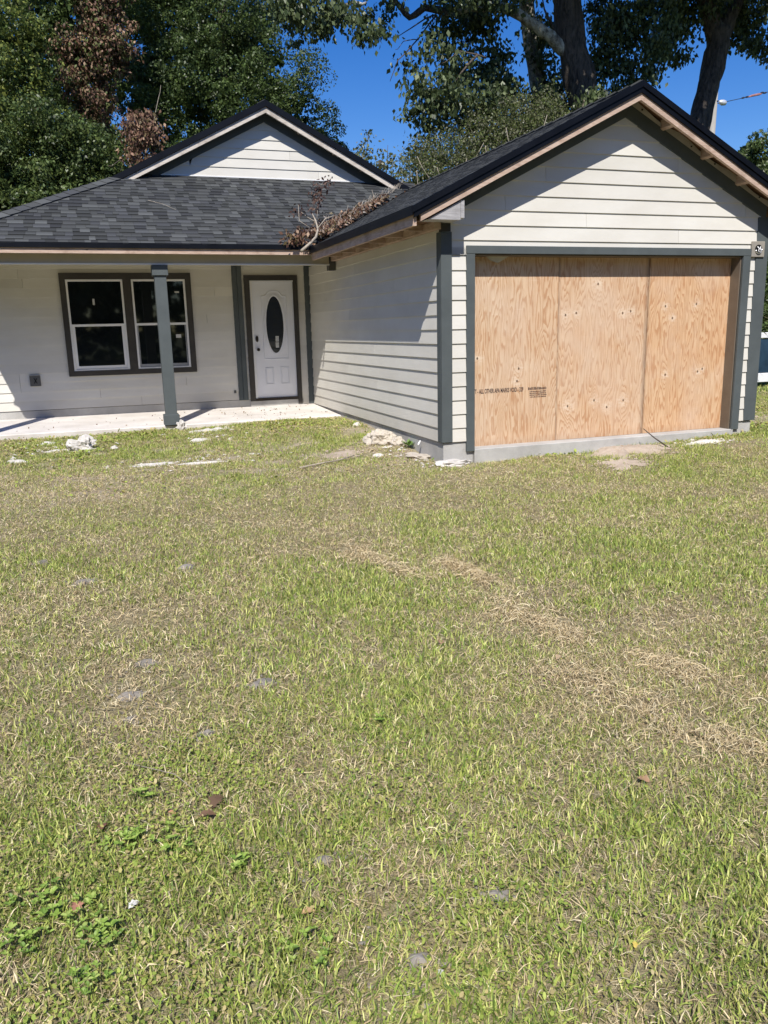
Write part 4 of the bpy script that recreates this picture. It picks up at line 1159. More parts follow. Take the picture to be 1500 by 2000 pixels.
# ------------------------------------------------------------------ yucca, low blue wall, pole and wire
yu = root('spiky_plant', 'spiky yucca like plant beside the right corner of the garage', 'plant', (12.45, 13.0, .2))
b = MB(); b.tube([(12.45, 13.0, .2), (12.43, 13.0, 1.0), (12.46, 13.0, 1.75)], [.06, .05, .05], 8, .2); b.build('stem', M['twig'], yu, True)
b = MB(); rr = random.Random(3)
for k in range(90):
    a = rr.uniform(0, 2*PI); el = rr.uniform(-.5, 1.2); Ln = rr.uniform(.35, .6); z0 = rr.uniform(1.35, 1.9)
    d = Vector((math.cos(a)*math.cos(el), math.sin(a)*math.cos(el), math.sin(el))); sd = Vector((-math.sin(a), math.cos(a), 0))*.016
    p = Vector((12.46, 13.0, z0)); mid = p+d*Ln*.6; tip = p+d*Ln+Vector((0, 0, -.12*rr.random()))
    c = rr.choice(((.13, .19, .05), (.19, .24, .08), (.09, .14, .04), (.28, .26, .12)))
    i = len(b.v); b.v += [tuple(p-sd), tuple(p+sd), tuple(mid+sd*.8), tuple(mid-sd*.8), tuple(tip)]; b._c(c, 5)
    b.f += [(i, i+1, i+2, i+3), (i+3, i+2, i+4)]
b.build('leaf_blades', M['blade'], yu)
bw = root('low_blue_wall', 'low dark blue wall with a white top rail at the right edge beside the garage', 'wall', (13.6, 13.6, .2))
b = MB(); b.box(11.9, 18, 13.55, 13.65, .50, 1.20); b.build('blue_panel', M['blue'], bw)
b = MB(); b.box(11.85, 18, 13.52, 13.68, 1.215, 1.33); b.build('top_rail', M['white'], bw, bevel=.01)
b = MB(); b.box(11.88, 18, 13.50, 13.66, .30, .49); b.build('white_base', M['white'], bw, bevel=.01)
for x in (12.3, 12.9, 13.5, 14.1, 14.7, 15.3):
    b = MB(); b.box(x, x+.05, 13.52, 13.548, .5, 1.21); b.build('rib', M['blue'], bw)

up = root('utility_pole', 'pale grey utility pole behind the leaning oak trunk', 'utility pole', (25.45, 30, .2))
b = MB(); b.tube([(25.48, 30, .2), (25.54, 30, 6), (25.64, 30, 11.3)], [.20, .17, .15], 12); b.build('pole', M['pole'], up, True)
b = MB(); b.tube([(25.6, 29.9, 10.62), (25.8, 29.8, 10.60)], .025, 6); b.build('lamp_arm', M['wire'], up)
b = MB()
b.tube([(25.72, 29.8, 10.59), (25.80, 29.8, 10.57), (25.92, 29.8, 10.55), (26.05, 29.8, 10.55), (26.12, 29.8, 10.56)], [.03, .09, .12, .10, .03], 10)
b.build('lamp_head', M['lamp'], up, True)
wr_ = root('overhead_wire', 'thin overhead wire with a rusty splice rising to the right from the pole', 'wire', (26.1, 30, 10.6))
b = MB(); b.tube([(25.6, 30, 10.5), (26.11, 30, 10.62), (27.12, 30, 10.85), (28.48, 30, 11.18), (31.26, 30, 11.98), (36, 30, 13.5)], .014, 5); b.build('cable', M['wire'], wr_)
b = MB(); b.tube([(27.35, 30, 10.89), (27.6, 30, 10.97), (28.0, 30, 11.06), (28.15, 30, 11.09)], [.02, .045, .05, .02], 7); b.build('splice', M['splice'], wr_)
for x, z in ((27.1, 10.85), (27.3, 10.9), (28.25, 11.12), (28.1, 11.12)):
    b = MB(); b.tube([(x, 30, z), (x+.12, 30, z+.03)], .035, 6); b.build('clamp', M['wire'], wr_)

# ------------------------------------------------------------------ debris on the roof
rngl = np.random.default_rng(50)
n = 2600
t = rngl.random(n)**1.35*1.0
ctr = np.stack((3.15+t*1.75, 11.85+t*1.75, 2.88+t*.87), 1)
off = rngl.normal(size=n)*(.125*(1-t)+.03)
h = np.abs(rngl.normal(size=n))*.018*(1.15-t)
P = ctr + np.stack((-off*.7+np.abs(off)*.0, off*.7, np.abs(off)*.22+h+.03), 1)
o = leaf_mesh('leaf_litter', P, .058, pick_cols(n, BROWN+[(.26, .17, .11), (.36, .27, .2), (.33, .30, .27)], rngl), M['dryleaf'], rng=rngl, down=-.1, aspect=.5)
tag(o, 'heap of dead brown leaves caught in the roof valley', 'leaf litter', kind='stuff')
n = 190
P = np.array([2.82, 11.68, 2.84]) + rngl.normal(size=(n, 3))*np.array([.09, .05, .05]) + np.array([0, -.02, .04])
cl = root('leaf_clump', 'small clump of curled brown leaves hanging at the porch roof edge', 'leaf clump', (2.84, 11.68, 2.8))
leaf_mesh('leaves', P, .065, pick_cols(n, BROWN, rngl), M['dryleaf'], cl, rng=rngl, down=.5)
fb = root('fallen_branch', 'broken pale branch lying in the roof valley with its butt over the eave', 'branch', (3.0, 11.6, 2.8))
b = MB()
b.tube([(2.86, 11.50, 2.69), (3.02, 11.62, 2.80), (3.14, 11.72, 2.90), (3.21, 11.85, 3.02), (3.22, 12.0, 3.16), (3.20, 12.12, 3.28)], [.020, .021, .020, .017, .013, .008], 8, .2)
b.tube([(3.21, 11.85, 3.04), (3.34, 11.9, 3.18), (3.5, 12.1, 3.24), (3.62, 12.2, 3.27)], [.012, .009, .007, .005], 6)
b.tube([(3.22, 11.98, 3.14), (3.10, 12.05, 3.22), (3.02, 12.1, 3.3)], [.008, .006, .004], 6)
b.tube([(3.24, 12.0, 3.2), (3.29, 12.1, 3.4), (3.31, 12.2, 3.56), (3.38, 12.25, 3.70), (3.54, 12.3, 3.76)], [.005, .004, .003, .003, .002], 5)
b.tube([(3.1, 11.9, 3.05), (2.96, 11.95, 3.15), (2.98, 12.05, 3.38)], [.006, .005, .004], 5)
b.build('stick', M['twig'], fb, True)
n = 260
anc = np.array([(3.30, 12.15, 3.48), (3.31, 12.2, 3.58), (3.35, 12.2, 3.66), (3.28, 12.12, 3.38), (2.98, 12.05, 3.30), (3.5, 12.28, 3.74), (2.98, 12.0, 3.0)])
P = anc[rngl.integers(0, len(anc), n)] + rngl.normal(size=(n, 3))*np.array([.05, .05, .055])
leaf_mesh('withered_leaves', P, .055, pick_cols(n, [(.06, .035, .03), (.09, .05, .04), (.13, .08, .06)], rngl), M['dryleaf'], fb, rng=rngl, down=.8)
tw = MB(); rr = random.Random(9)
for k in range(46):
    t = rr.uniform(.1, 1.35); x = 3.2+t*1.75+rr.uniform(-.1, .05); y = 11.9+t*1.75+rr.uniform(-.05, .1); z = 2.93+t*.87
    a = rr.uniform(.3, 1.4); Ln = rr.uniform(.2, .55)
    tw.tube([(x, y, z), (x+math.cos(a)*Ln*.5, y+math.sin(a)*Ln*.5, z+Ln*.4), (x+math.cos(a)*Ln, y+math.sin(a)*Ln*.8, z+Ln*.4+rr.uniform(0, .12))], [.004, .003, .002], 4)
o = tw.build('twig_debris', M['twig'], None)
tag(o, 'fine pale twigs tangled over the leaves in the roof valley', 'twigs', kind='stuff')
pk = MB()
pk.tube([(0.95, 13.2, 3.56), (1.15, 13.05, 3.49), (1.32, 12.85, 3.385)], [.003, .003, .002], 5)
o = pk.build('roof_twig', M['twig'], None); tag(o, 'thin pale twig lying on the shingles near the hip', 'twig')
dm = MB(); dm.tube([(5.93, 8.6, 4.03), (5.95, 8.6, 4.06), (6.0, 8.6, 4.05)], [.02, .035, .015], 7)
o = dm.build('ridge_debris', M['white'], None); tag(o, 'small white scrap resting on the right slope near the garage ridge', 'scrap')

rq = np.random.default_rng(58); n = 110
P = np.stack((rq.uniform(-1.4, 3.3, n), rq.uniform(12.0, 13.4, n), np.zeros(n)), 1); P[:, 0] = np.where(rq.random(n) < .6, rq.normal(2.5, .5, n).clip(1.2, 3.35), P[:, 0])
P[:, 2] = .318+(P[:, 1]-11.9)*.031
o = leaf_mesh('slab_litter', P, .032, pick_cols(n, BROWN+[(.3, .2, .1)], rq), M['dryleaf'], rng=rq, down=-.02)
tag(o, 'crumbs and bits of dead leaf scattered on the porch slab', 'leaf litter', kind='stuff')
# ------------------------------------------------------------------ things lying on the lawn
def rock(name, label, cat, x, y, sx, sy, sz, mat, seed, sink=.3, group=None, rough=.35, subd=3):
    bm = bmesh.new(); bmesh.ops.create_icosphere(bm, subdivisions=subd, radius=1)
    for v_ in bm.verts:
        c = v_.co.copy()
        k = 1 + rough*mn.noise(c*1.6+Vector((seed*7.3, 0, 0))) + rough*.55*mn.noise(c*4.1+Vector((0, seed*3.1, 0))) + rough*.3*mn.noise(c*9+Vector((0, 0, seed)))
        v_.co = Vector((c.x*sx*k, c.y*sy*k, c.z*sz*k))
    me = bpy.data.meshes.new(name); bm.to_mesh(me); bm.free(); me.materials.append(M[mat])
    o = bpy.data.objects.new(name, me); COL.objects.link(o)
    o.location = (x, y, gz(x, y)+sz*(1-2*sink)*.6)
    return tag(o, label, cat, group)
def mound(name, label, cat, x, y, rx, ry, h, mat, seed, group=None, rough=.5, nr=9, na=40):
    V = []; F = []
    cx_, cy_ = x, y
    for i in range(nr+1):
        t = i/nr
        for k in range(na):
            a = 2*PI*k/na
            edge = 1+rough*mn.noise(Vector((math.cos(a)*1.7, math.sin(a)*1.7, seed*5.1)))+rough*.6*mn.noise(Vector((math.cos(a)*5, math.sin(a)*5, seed*2.3)))
            px = rx*t*edge*math.cos(a); py = ry*t*edge*math.sin(a)
            hh = h*(1-t**2.2)*(1+.5*mn.noise(Vector((px*12, py*12, seed)))) + h*.35*mn.noise(Vector((px*40, py*40, seed+9)))*(1-t) - (.03 if i == nr else .012*t**3)
            V.append((px, py, gz(cx_+px, cy_+py)-gz(cx_, cy_)+hh))
    for i in range(nr):
        for k in range(na):
            F.append((i*na+k, i*na+(k+1) % na, (i+1)*na+(k+1) % na, (i+1)*na+k))
    me = bpy.data.meshes.new(name); me.from_pydata(V, [], F); me.materials.append(M[mat]); me.validate()
    o = bpy.data.objects.new(name, me); COL.objects.link(o); o.location = (x, y, gz(x, y))
    return tag(o, label, cat, group)
rock('concrete_lump', 'large rough tan concrete lump against the garage side wall', 'rock', 3.20, 9.28, .17, .14, .11, 'limestone_tan', 1, .15, subd=4)
rock('concrete_lump', 'smaller tan lump touching the right side of the large concrete lump', 'rock', 3.36, 9.10, .09, .08, .075, 'limestone_tan', 2, .2)
rock('broken_concrete', 'big jagged white concrete chunk in the grass below the porch slab', 'rock', -.28, 10.62, .155, .11, .11, 'limestone', 3, .2, rough=.6, subd=4)
rock('broken_concrete', 'white concrete chip just right of the big jagged white chunk', 'rock', .10, 10.55, .05, .04, .035, 'limestone', 4)
rock('broken_concrete', 'broken white chunk leaning beside the foot of the porch post', 'rock', 1.05, 11.78, .07, .06, .085, 'limestone', 5, .1, rough=.7)
mound('flat_concrete_spill', 'flat white concrete spill in the grass, left one of two long spills', 'concrete spill', .50, 9.42, .26, .09, .022, 'limestone', 6, rough=.9)
mound('flat_concrete_spill', 'flat white concrete spill in the grass, right one of two long spills', 'concrete spill', 1.02, 9.30, .33, .06, .020, 'limestone', 7, rough=.9)
mound('flat_concrete_spill', 'short white concrete patch a little below the porch post', 'concrete spill', 1.16, 10.72, .13, .07, .03, 'limestone', 8, rough=.9)
mound('flat_concrete_spill', 'pale concrete strip in the grass right of the porch post', 'concrete spill', 1.40, 11.45, .26, .10, .028, 'limestone', 9, rough=.9)
mound('flat_concrete_spill', 'white crumbled patch at the left edge of the lawn', 'concrete spill', -1.02, 10.28, .13, .09, .03, 'limestone', 10, rough=.9)
mound('flat_concrete_spill', 'white crumbs near the porch slab at the left edge', 'concrete spill', -.72, 11.35, .12, .09, .03, 'limestone', 11, rough=.9)
mound('flat_concrete_spill', 'thin white crumb patch above the big jagged chunk', 'concrete spill', -.55, 10.75, .14, .06, .022, 'limestone', 12, rough=.9)
rock('broken_concrete', 'small white stone by the middle of the garage side foundation', 'rock', 3.32, 10.62, .055, .045, .045, 'limestone', 13)
rock('broken_concrete', 'small white stone in the grass in front of the tan concrete lump', 'rock', 2.95, 8.66, .07, .05, .03, 'limestone', 14)
rock('broken_concrete', 'pale mortar crumble heaped at the garage front left corner', 'rock', 3.60, 7.96, .20, .10, .045, 'limestone', 15, .25, rough=.6)
rock('broken_concrete', 'pale rubble patch along the foundation near the garage corner', 'rock', 3.38, 8.50, .13, .22, .03, 'limestone_tan', 16, .25, rough=.6)
mound('flat_concrete_spill', 'white concrete strip in the dirt right of the garage opening', 'concrete spill', 6.75, 7.72, .32, .10, .024, 'limestone', 17, rough=1.2)
mound('dirt_patch', 'tan bare sand heap in front of the plywood', 'dirt', 5.62, 7.74, .55, .26, .05, 'tandirt', 18, rough=1.0, nr=22, na=90)
mound('dirt_patch', 'tan sand tongue running out from the sand heap', 'dirt', 5.25, 7.2, .30, .18, .025, 'tandirt', 19, rough=1.1, nr=16, na=80)
mound('dirt_patch', 'thin tan bare patch between the stick and the garage corner', 'dirt', 2.62, 8.95, .30, .22, .022, 'tandirt', 20, rough=.7)
MOUNDS = [((-.51, 5.88), .10, 'faint grey mound farthest left on the lawn'), ((-.2, 5.28), .13, 'grey sand mound at left beyond the tall grass tuft'),
          ((.43, 5.36), .11, 'grey sand mound farthest from the camera left of centre'), ((.08, 3.83), .10, 'pale grey mound with a straw lying across it'),
          ((0., 3.49), .09, 'flat grey mound just nearer than the one crossed by a straw'), ((-.02, 3.26), .06, 'small grey mound nearest the left edge, below two others'),
          ((.27, 3.02), .075, 'dark grey clod shaped mound right of the small ones'), ((.57, 3.39), .11, 'wide low grey mound right of the left group'),
          ((.92, 1.75), .06, 'grey bare spot near the bottom middle of the lawn'), ((.63, 1.62), .055, 'grey bare spot at the bottom edge of the picture'),
          ((.5, 2.07), .05, 'small grey bare spot left of the bottom middle')]
for k, ((x, y), s, lab) in enumerate(MOUNDS):
    mound('dirt_mound', lab, 'dirt mound', x, y, s*.7, s*.5, .020, 'greydirt', 30+k, 'grey sand mounds pushed up through the lawn', rough=.6)
def stick(name, label, pts, rad, mat='twig'):
    b = MB(); P = [(x, y, gz(x, y)+h) for x, y, h in pts]
    b.tube(P, [rad*(1-.5*k/(len(P)-1)) for k in range(len(P))], 7, .3)
    o = b.build(name, M[mat], None, True); return tag(o, label, 'stick')
stick('fallen_stick', 'grey stick lying on the grass in front of the garage side wall', [(1.95, 8.35, .02), (2.2, 8.42, .03), (2.45, 8.52, .035), (2.66, 8.64, .05)], .011)
stick('fallen_stick', 'dark forked twig leaning on the slab edge below the plywood', [(6.18, 7.62, .0), (6.05, 7.72, .12), (5.98, 7.84, .22)], .009, 'twig_dark')
stick('fallen_stick', 'pale thin stalk lying diagonally at the left of the lawn', [(-.05, 2.9, .02), (.12, 2.72, .03), (.2, 2.55, .02)], .0018)

def weed(label, x, y, n, s, seed, cols, tall=.5):
    rg = random.Random(seed)
    w = root('broadleaf_weed', label, 'weed', (x, y, gz(x, y)), 'broad leaved weeds in the lawn')
    b = MB(); st = MB()
    for k in range(n):
        a = rg.uniform(0, 2*PI); rad = s*rg.random()**.6; bx, by = x+rad*math.cos(a), y+rad*math.sin(a); g = gz(bx, by)
        h = rg.uniform(.015, .05)*tall*2
        st.tube([(bx, by, g), (bx+.006, by, g+h)], .0015, 4)
        m = rg.randint(3, 5)
        for q in range(m):
            an = 2*PI*q/m + rg.uniform(-.4, .4); el = rg.uniform(.1, .7); L = rg.uniform(.009, .023)
            d = Vector((math.cos(an)*math.cos(el), math.sin(an)*math.cos(el), math.sin(el))); sd = Vector((-math.sin(an), math.cos(an), 0))*L*.3
            p = Vector((bx, by, g+h)); m1 = p+d*L*.35; m2 = p+d*L*.7; tip = p+d*L+Vector((0, 0, -.004))
            c = rg.choice(cols); i = len(b.v)
            b.v += [tuple(p), tuple(m1+sd), tuple(m2+sd*.85), tuple(tip), tuple(m2-sd*.85), tuple(m1-sd), tuple(m1-Vector((0, 0, .003))), tuple(m2-Vector((0, 0, .003)))]; b._c(c, 8)
            b.f += [(i, i+1, i+6), (i+1, i+2, i+7, i+6), (i+2, i+3, i+7), (i+3, i+4, i+7), (i+7, i+4, i+5, i+6), (i+6, i+5, i)]
    b.v += st.v and []
    off = len(b.v); b.v += st.v; b._c((.16, .2, .06), len(st.v)); b.f += [tuple(q+off for q in f) for f in st.f]
    o_ = b.build('leaves', M['blade'], w); o_['kind'] = 'stuff'
WG = [(.22, .33, .055), (.29, .41, .075), (.15, .25, .04), (.36, .45, .11)]
st_cols_fix = (0.15, 0.2, .06)
WEEDS = [('leafy weed patch left of the picture below the brown leaf', -.07, 2.40, 20, .06), ('bright weed cluster at the lower left edge', -.30, 2.19, 22, .09),
         ('glossy weed clump nearest the lower left corner', -.33, 2.03, 18, .07), ('tallest bright weed clump at lower left', -.14, 1.98, 30, .055),
         ('dense low weed patch right of the tallest weeds', -.2, 2.09, 14, .07), ('single weed sprig beside fallen yellow leaf', .26, 2.14, 9, .03),
         ('small weed with upright leaf left of centre', .0, 2.62, 8, .04), ('tiny round leaved weed in mid lawn', .94, 2.82, 4, .015),
         ('weed sprigs at the bottom left corner', -.17, 1.83, 12, .05), ('low weeds right of the brown leaf', .07, 2.33, 14, .08),
         ('weed sprigs at the bottom middle', .36, 1.72, 14, .08)]
for k, (lab, x, y, n, s) in enumerate(WEEDS): weed(lab, x, y, n, s, 60+k, WG)
b_ = root('broadleaf_weed', 'fresh green weed growing by the garage foundation next to the lump', 'weed', (3.47, 9.0, gz(3.47, 9.0)))
b = MB()
for q in range(11):
    an = 2*PI*q/11; el = .3+.5*(q % 3)/2; L = .11; g = gz(3.45, 8.95)
    d = Vector((math.cos(an)*math.cos(el), math.sin(an)*math.cos(el), math.sin(el))); sd = Vector((-math.sin(an), math.cos(an), 0))*L*.22
    p = Vector((3.44, 8.93, g+.03)); i = len(b.v)
    b.v += [tuple(p), tuple(p+d*L*.6+sd), tuple(p+d*L), tuple(p+d*L*.6-sd)]; b._c((.16, .27, .06), 4); b.f += [(i, i+1, i+2), (i, i+2, i+3)]
b.build('leaves', M['blade'], b_)

def dead_leaf(label, x, y, L, col, seed):
    rg = random.Random(seed); b = MB(); a = rg.uniform(0, 2*PI); g = gz(x, y)+.022
    d = Vector((math.cos(a), math.sin(a), .1)); s = Vector((-math.sin(a), math.cos(a), .15))
    n = 8; up_ = []; dn = []
    for k in range(n+1):
        t = k/n; w = L*.32*math.sin(PI*min(1, t*1.02))**.7*(1+.35*math.sin(t*19+seed))
        c = Vector((x, y, g)) + d*L*(t-.5) + Vector((0, 0, .12*L*math.sin(t*PI)))
        up_.append(tuple(c+s*w+Vector((0, 0, .25*w)))); dn.append(tuple(c-s*w+Vector((0, 0, .35*w))))
    mid = [tuple(Vector((x, y, g)) + d*L*(k/n-.5) + Vector((0, 0, .10*L*math.sin(k/n*PI)-.002))) for k in range(n+1)]
    i = 0; b.v = up_+mid+dn; b._c(col, 3*(n+1))
    m = n+1
    for k in range(n):
        b.f += [(k, k+1, m+k+1, m+k), (m+k, m+k+1, 2*m+k+1, 2*m+k)]
    o = b.build('fallen_leaf', M['dryleaf'], None, True)
    return tag(o, label, 'leaf', 'dead leaves lying on the lawn')
DL = [(-.20, 2.12, .05, (.45, .22, .15), 'reddish brown fallen leaf among the weeds at lower left'), (.40, 1.86, .04, (.55, .35, .18), 'small orange leaf near the bottom middle left'),
      (.24, 2.50, .07, (.16, .10, .06), 'upper of two large dark brown curled leaves'), (.20, 2.43, .06, (.20, .12, .07), 'lower of two large dark brown curled leaves'),
      (-.13, 2.50, .045, (.20, .10, .07), 'dark red brown leaf standing at the left above the weeds'), (1.52, 3.53, .045, (.38, .22, .15), 'pale brown leaf left of the straw windrow'),
      (1.66, 2.08, .05, (.42, .26, .15), 'curled tan leaf in the right foreground grass'), (1.16, 1.45, .022, (.65, .50, .12), 'bright yellow petal like leaf near bottom right'),
      (.09, 2.49, .03, (.5, .25, .15), 'tiny orange leaf left of the dark curled leaves'), (1.97, 3.14, .045, (.45, .33, .2), 'tan leaf lying on the straw windrow'),
      (.66, 1.55, .022, (.62, .6, .5), 'pale feathery seed head at the bottom edge'), (-.05, 2.08, .035, (.72, .7, .64), 'small whitish chip among lower left weeds')]
for k, (x, y, L, c, lab) in enumerate(DL): dead_leaf(lab, x, y, L, c, 80+k)

def crumbs(name, label, zones, size, mat, seed):
    rg = random.Random(seed); b = MB()
    for (x0, x1, y0, y1, n) in zones:
        for _ in range(n):
            x = rg.gauss((x0+x1)/2, (x1-x0)/3.2); y = rg.gauss((y0+y1)/2, (y1-y0)/3.2)
            if 3.44 < x < 7.8 and y > 7.95 or (x < 3.5 and y > 11.86): continue
            z = gz(x, y)+.006; q = size*rg.random()**2.2+.006
            i = len(b.v)
            for (dx, dy, dz) in ((1, 0, 0), (0, 1, 0), (-1, 0, 0), (0, -1, 0), (0, 0, 1), (0, 0, -1)):
                k = rg.uniform(.6, 1.3)*q; b.v.append((x+dx*k+rg.uniform(-.3, .3)*q, y+dy*k+rg.uniform(-.3, .3)*q, z+dz*k*.55))
            b._c(None, 6)
            for f in ((0, 1, 4), (1, 2, 4), (2, 3, 4), (3, 0, 4), (1, 0, 5), (2, 1, 5), (3, 2, 5), (0, 3, 5)): b.f.append(tuple(i+t for t in f))
    o = b.build(name, M[mat]); return tag(o, label, 'rubble', kind='stuff')
crumbs('concrete_crumbs', 'white concrete crumbs strewn in the grass near the house', [(-1.2, -.2, 10.2, 11.6, 110), (.2, 1.5, 9.15, 9.7, 150), (-.5, .1, 10.4, 10.8, 60), (.9, 1.8, 10.5, 11.7, 90), (3.1, 3.7, 7.8, 9.3, 160), (6.3, 7.3, 7.5, 7.9, 70), (1.5, 3, 11.3, 11.8, 40)], .030, 'limestone', 5)
crumbs('dirt_crumbs', 'tan clods and grit around the bare sand by the plywood', [(5.0, 6.4, 7.3, 7.95, 260), (4.9, 5.7, 6.8, 7.4, 120), (2.2, 3.0, 8.6, 9.2, 120), (3.0, 3.6, 8.0, 9.2, 140), (8, 10, 8.5, 10.5, 160)], .026, 'tandirt', 6)
crumbs('grey_grit', 'grey grit spread around the sand mounds of the lawn', [(p[0]-.12, p[0]+.12, p[1]-.1, p[1]+.1, 26) for p, s_, _ in MOUNDS], .008, 'greydirt', 7)

# ------------------------------------------------------------------ grass, straw and clippings
def vnoise(x, y, s, seed):
    rg = np.random.default_rng(seed); G = rg.random((64, 64))
    X = x*s; Y = y*s; i = np.floor(X).astype(int); j = np.floor(Y).astype(int); fx = X-i; fy = Y-j
    fx = fx*fx*(3-2*fx); fy = fy*fy*(3-2*fy)
    g = lambda a, c: G[a % 64, c % 64]
    return (g(i, j)*(1-fx)+g(i+1, j)*fx)*(1-fy)+(g(i, j+1)*(1-fx)+g(i+1, j+1)*fx)*fy
BARE = [(2.62, 8.95, .40, .35), (5.6, 7.72, .7, .34), (5.25, 7.1, .42, .28), (.5, 9.42, .34, .13), (1.02, 9.30, .40, .10), (-.28, 10.62, .2, .15), (1.16, 10.72, .18, .12),
        (1.40, 11.45, .32, .15), (3.3, 8.5, .25, .35), (3.6, 7.9, .3, .15), (6.75, 7.72, .45, .15), (3.2, 9.2, .25, .2), (8.6, 9.3, 1.2, .9), (2.2, 9.8, .5, .25), (3.2, 10.3, .3, .3), (6.9, 7.4, .5, .2), (1.95, 8.9, .3, .2)] \
       + [(p[0], p[1], s*.55, s*.42) for p, s, _ in MOUNDS] + [(random.Random(i*7).uniform(-1, 3.4), random.Random(i*7+1).uniform(8.3, 11.7), random.Random(i*7+2).uniform(.08, .24), random.Random(i*7+3).uniform(.05, .14)) for i in range(34)] + [(random.Random(i*5).uniform(4.2, 7.6), random.Random(i*5+1).uniform(7.3, 7.9), .2, .1) for i in range(9)]
LINE = np.array([(1.60, 5.35), (1.72, 4.88), (1.86, 4.42), (2.06, 4.05), (2.10, 3.65), (2.16, 3.35), (2.26, 3.12), (2.33, 2.92), (2.48, 2.62), (2.56, 2.42), (2.7, 2.2)])
LINE2 = np.array([(2.1, 4.85), (2.17, 4.6), (2.2, 4.3)]); LINE3 = np.array([(1.9, 3.0), (1.97, 2.7), (2.05, 2.35), (2.2, 2.05), (2.35, 1.95)])
def line_d(x, y, L):
    d = np.full(x.shape, 9.0)
    for a, c in zip(L[:-1], L[1:]):
        ab = c-a; t = np.clip(((x-a[0])*ab[0]+(y-a[1])*ab[1])/(ab@ab), 0, 1)
        d = np.minimum(d, np.hypot(x-a[0]-t*ab[0], y-a[1]-t*ab[1]))
    return d
def strawness(x, y):
    d1 = line_d(x, y, LINE); d2 = line_d(x, y, LINE2); d3 = line_d(x, y, LINE3)
    w = vnoise(x, y, 5.0, 77)
    w = np.clip(w*1.9-.45, 0, 1.2)
    s = np.exp(-(d1/.11)**2)*(.1+.8*w) + .8*np.exp(-(d2/.09)**2)*(.3+w) + .75*np.exp(-(d3/.14)**2)*(.3+w)
    return np.clip(s, 0, 1.2)
def bare(x, y):
    m = np.zeros(x.shape)
    for bx, by, rx, ry in BARE:
        m = np.maximum(m, np.exp(-(((x-bx)/rx)**2+((y-by)/ry)**2)**1.5))
    return m
def blocked(x, y):
    a = (x > 3.44) & (x < 7.80) & (y > 7.97)
    c = (x < 3.5) & (y > 11.87)
    return a | c
def sample(n, y0, y1, margin, rg, extra=0.0):
    out = []
    tot = 0
    while tot < n:
        y = rg.uniform(y0, y1, n); x = rg.uniform(-3.5, y1*1.05+2.5, n)
        lo = -.30-.085*y-margin; hi = .85+.99*y+margin*.5
        k = (x > lo) & (x < hi) & ~blocked(x, y)
        k &= (y > .95-.25*x) | (x > 3)
        out.append(np.stack((x[k], y[k]), 1)); tot += k.sum()
    return np.concatenate(out)[:n]

def greenness(x, y):
    g = .45*vnoise(x, y, .9, 5)+.38*vnoise(x, y, 2.7, 6)+.32*vnoise(x, y, 7, 8)-.02
    # known lush patches and dry zones of this lawn
    for gx, gy, r_, a in ((1.0, 4.4, .7, .25), (2.6, 5.2, .9, .28), (-.05, 7.0, .3, .2), (1.7, 1.8, .8, .3), (3.3, 3.9, .8, .2), (-.1, 2.2, .35, .35), (1.35, 3.1, .5, .15),
                          (.2, 7.4, 1.2, -.22), (1.2, 6.2, 1.0, -.2), (3.9, 6.0, 1.2, -.12), (-.3, 4.4, .5, -.15), (.2, 3.0, .5, -.12), (2.2, 2.9, .5, -.2), (0.7, 9.0, 1.2, -.1), (.75, 1.9, .25, -.15)):
        g = g + .6*a*np.exp(-((x-gx)**2+(y-gy)**2)/r_**2)
    return g

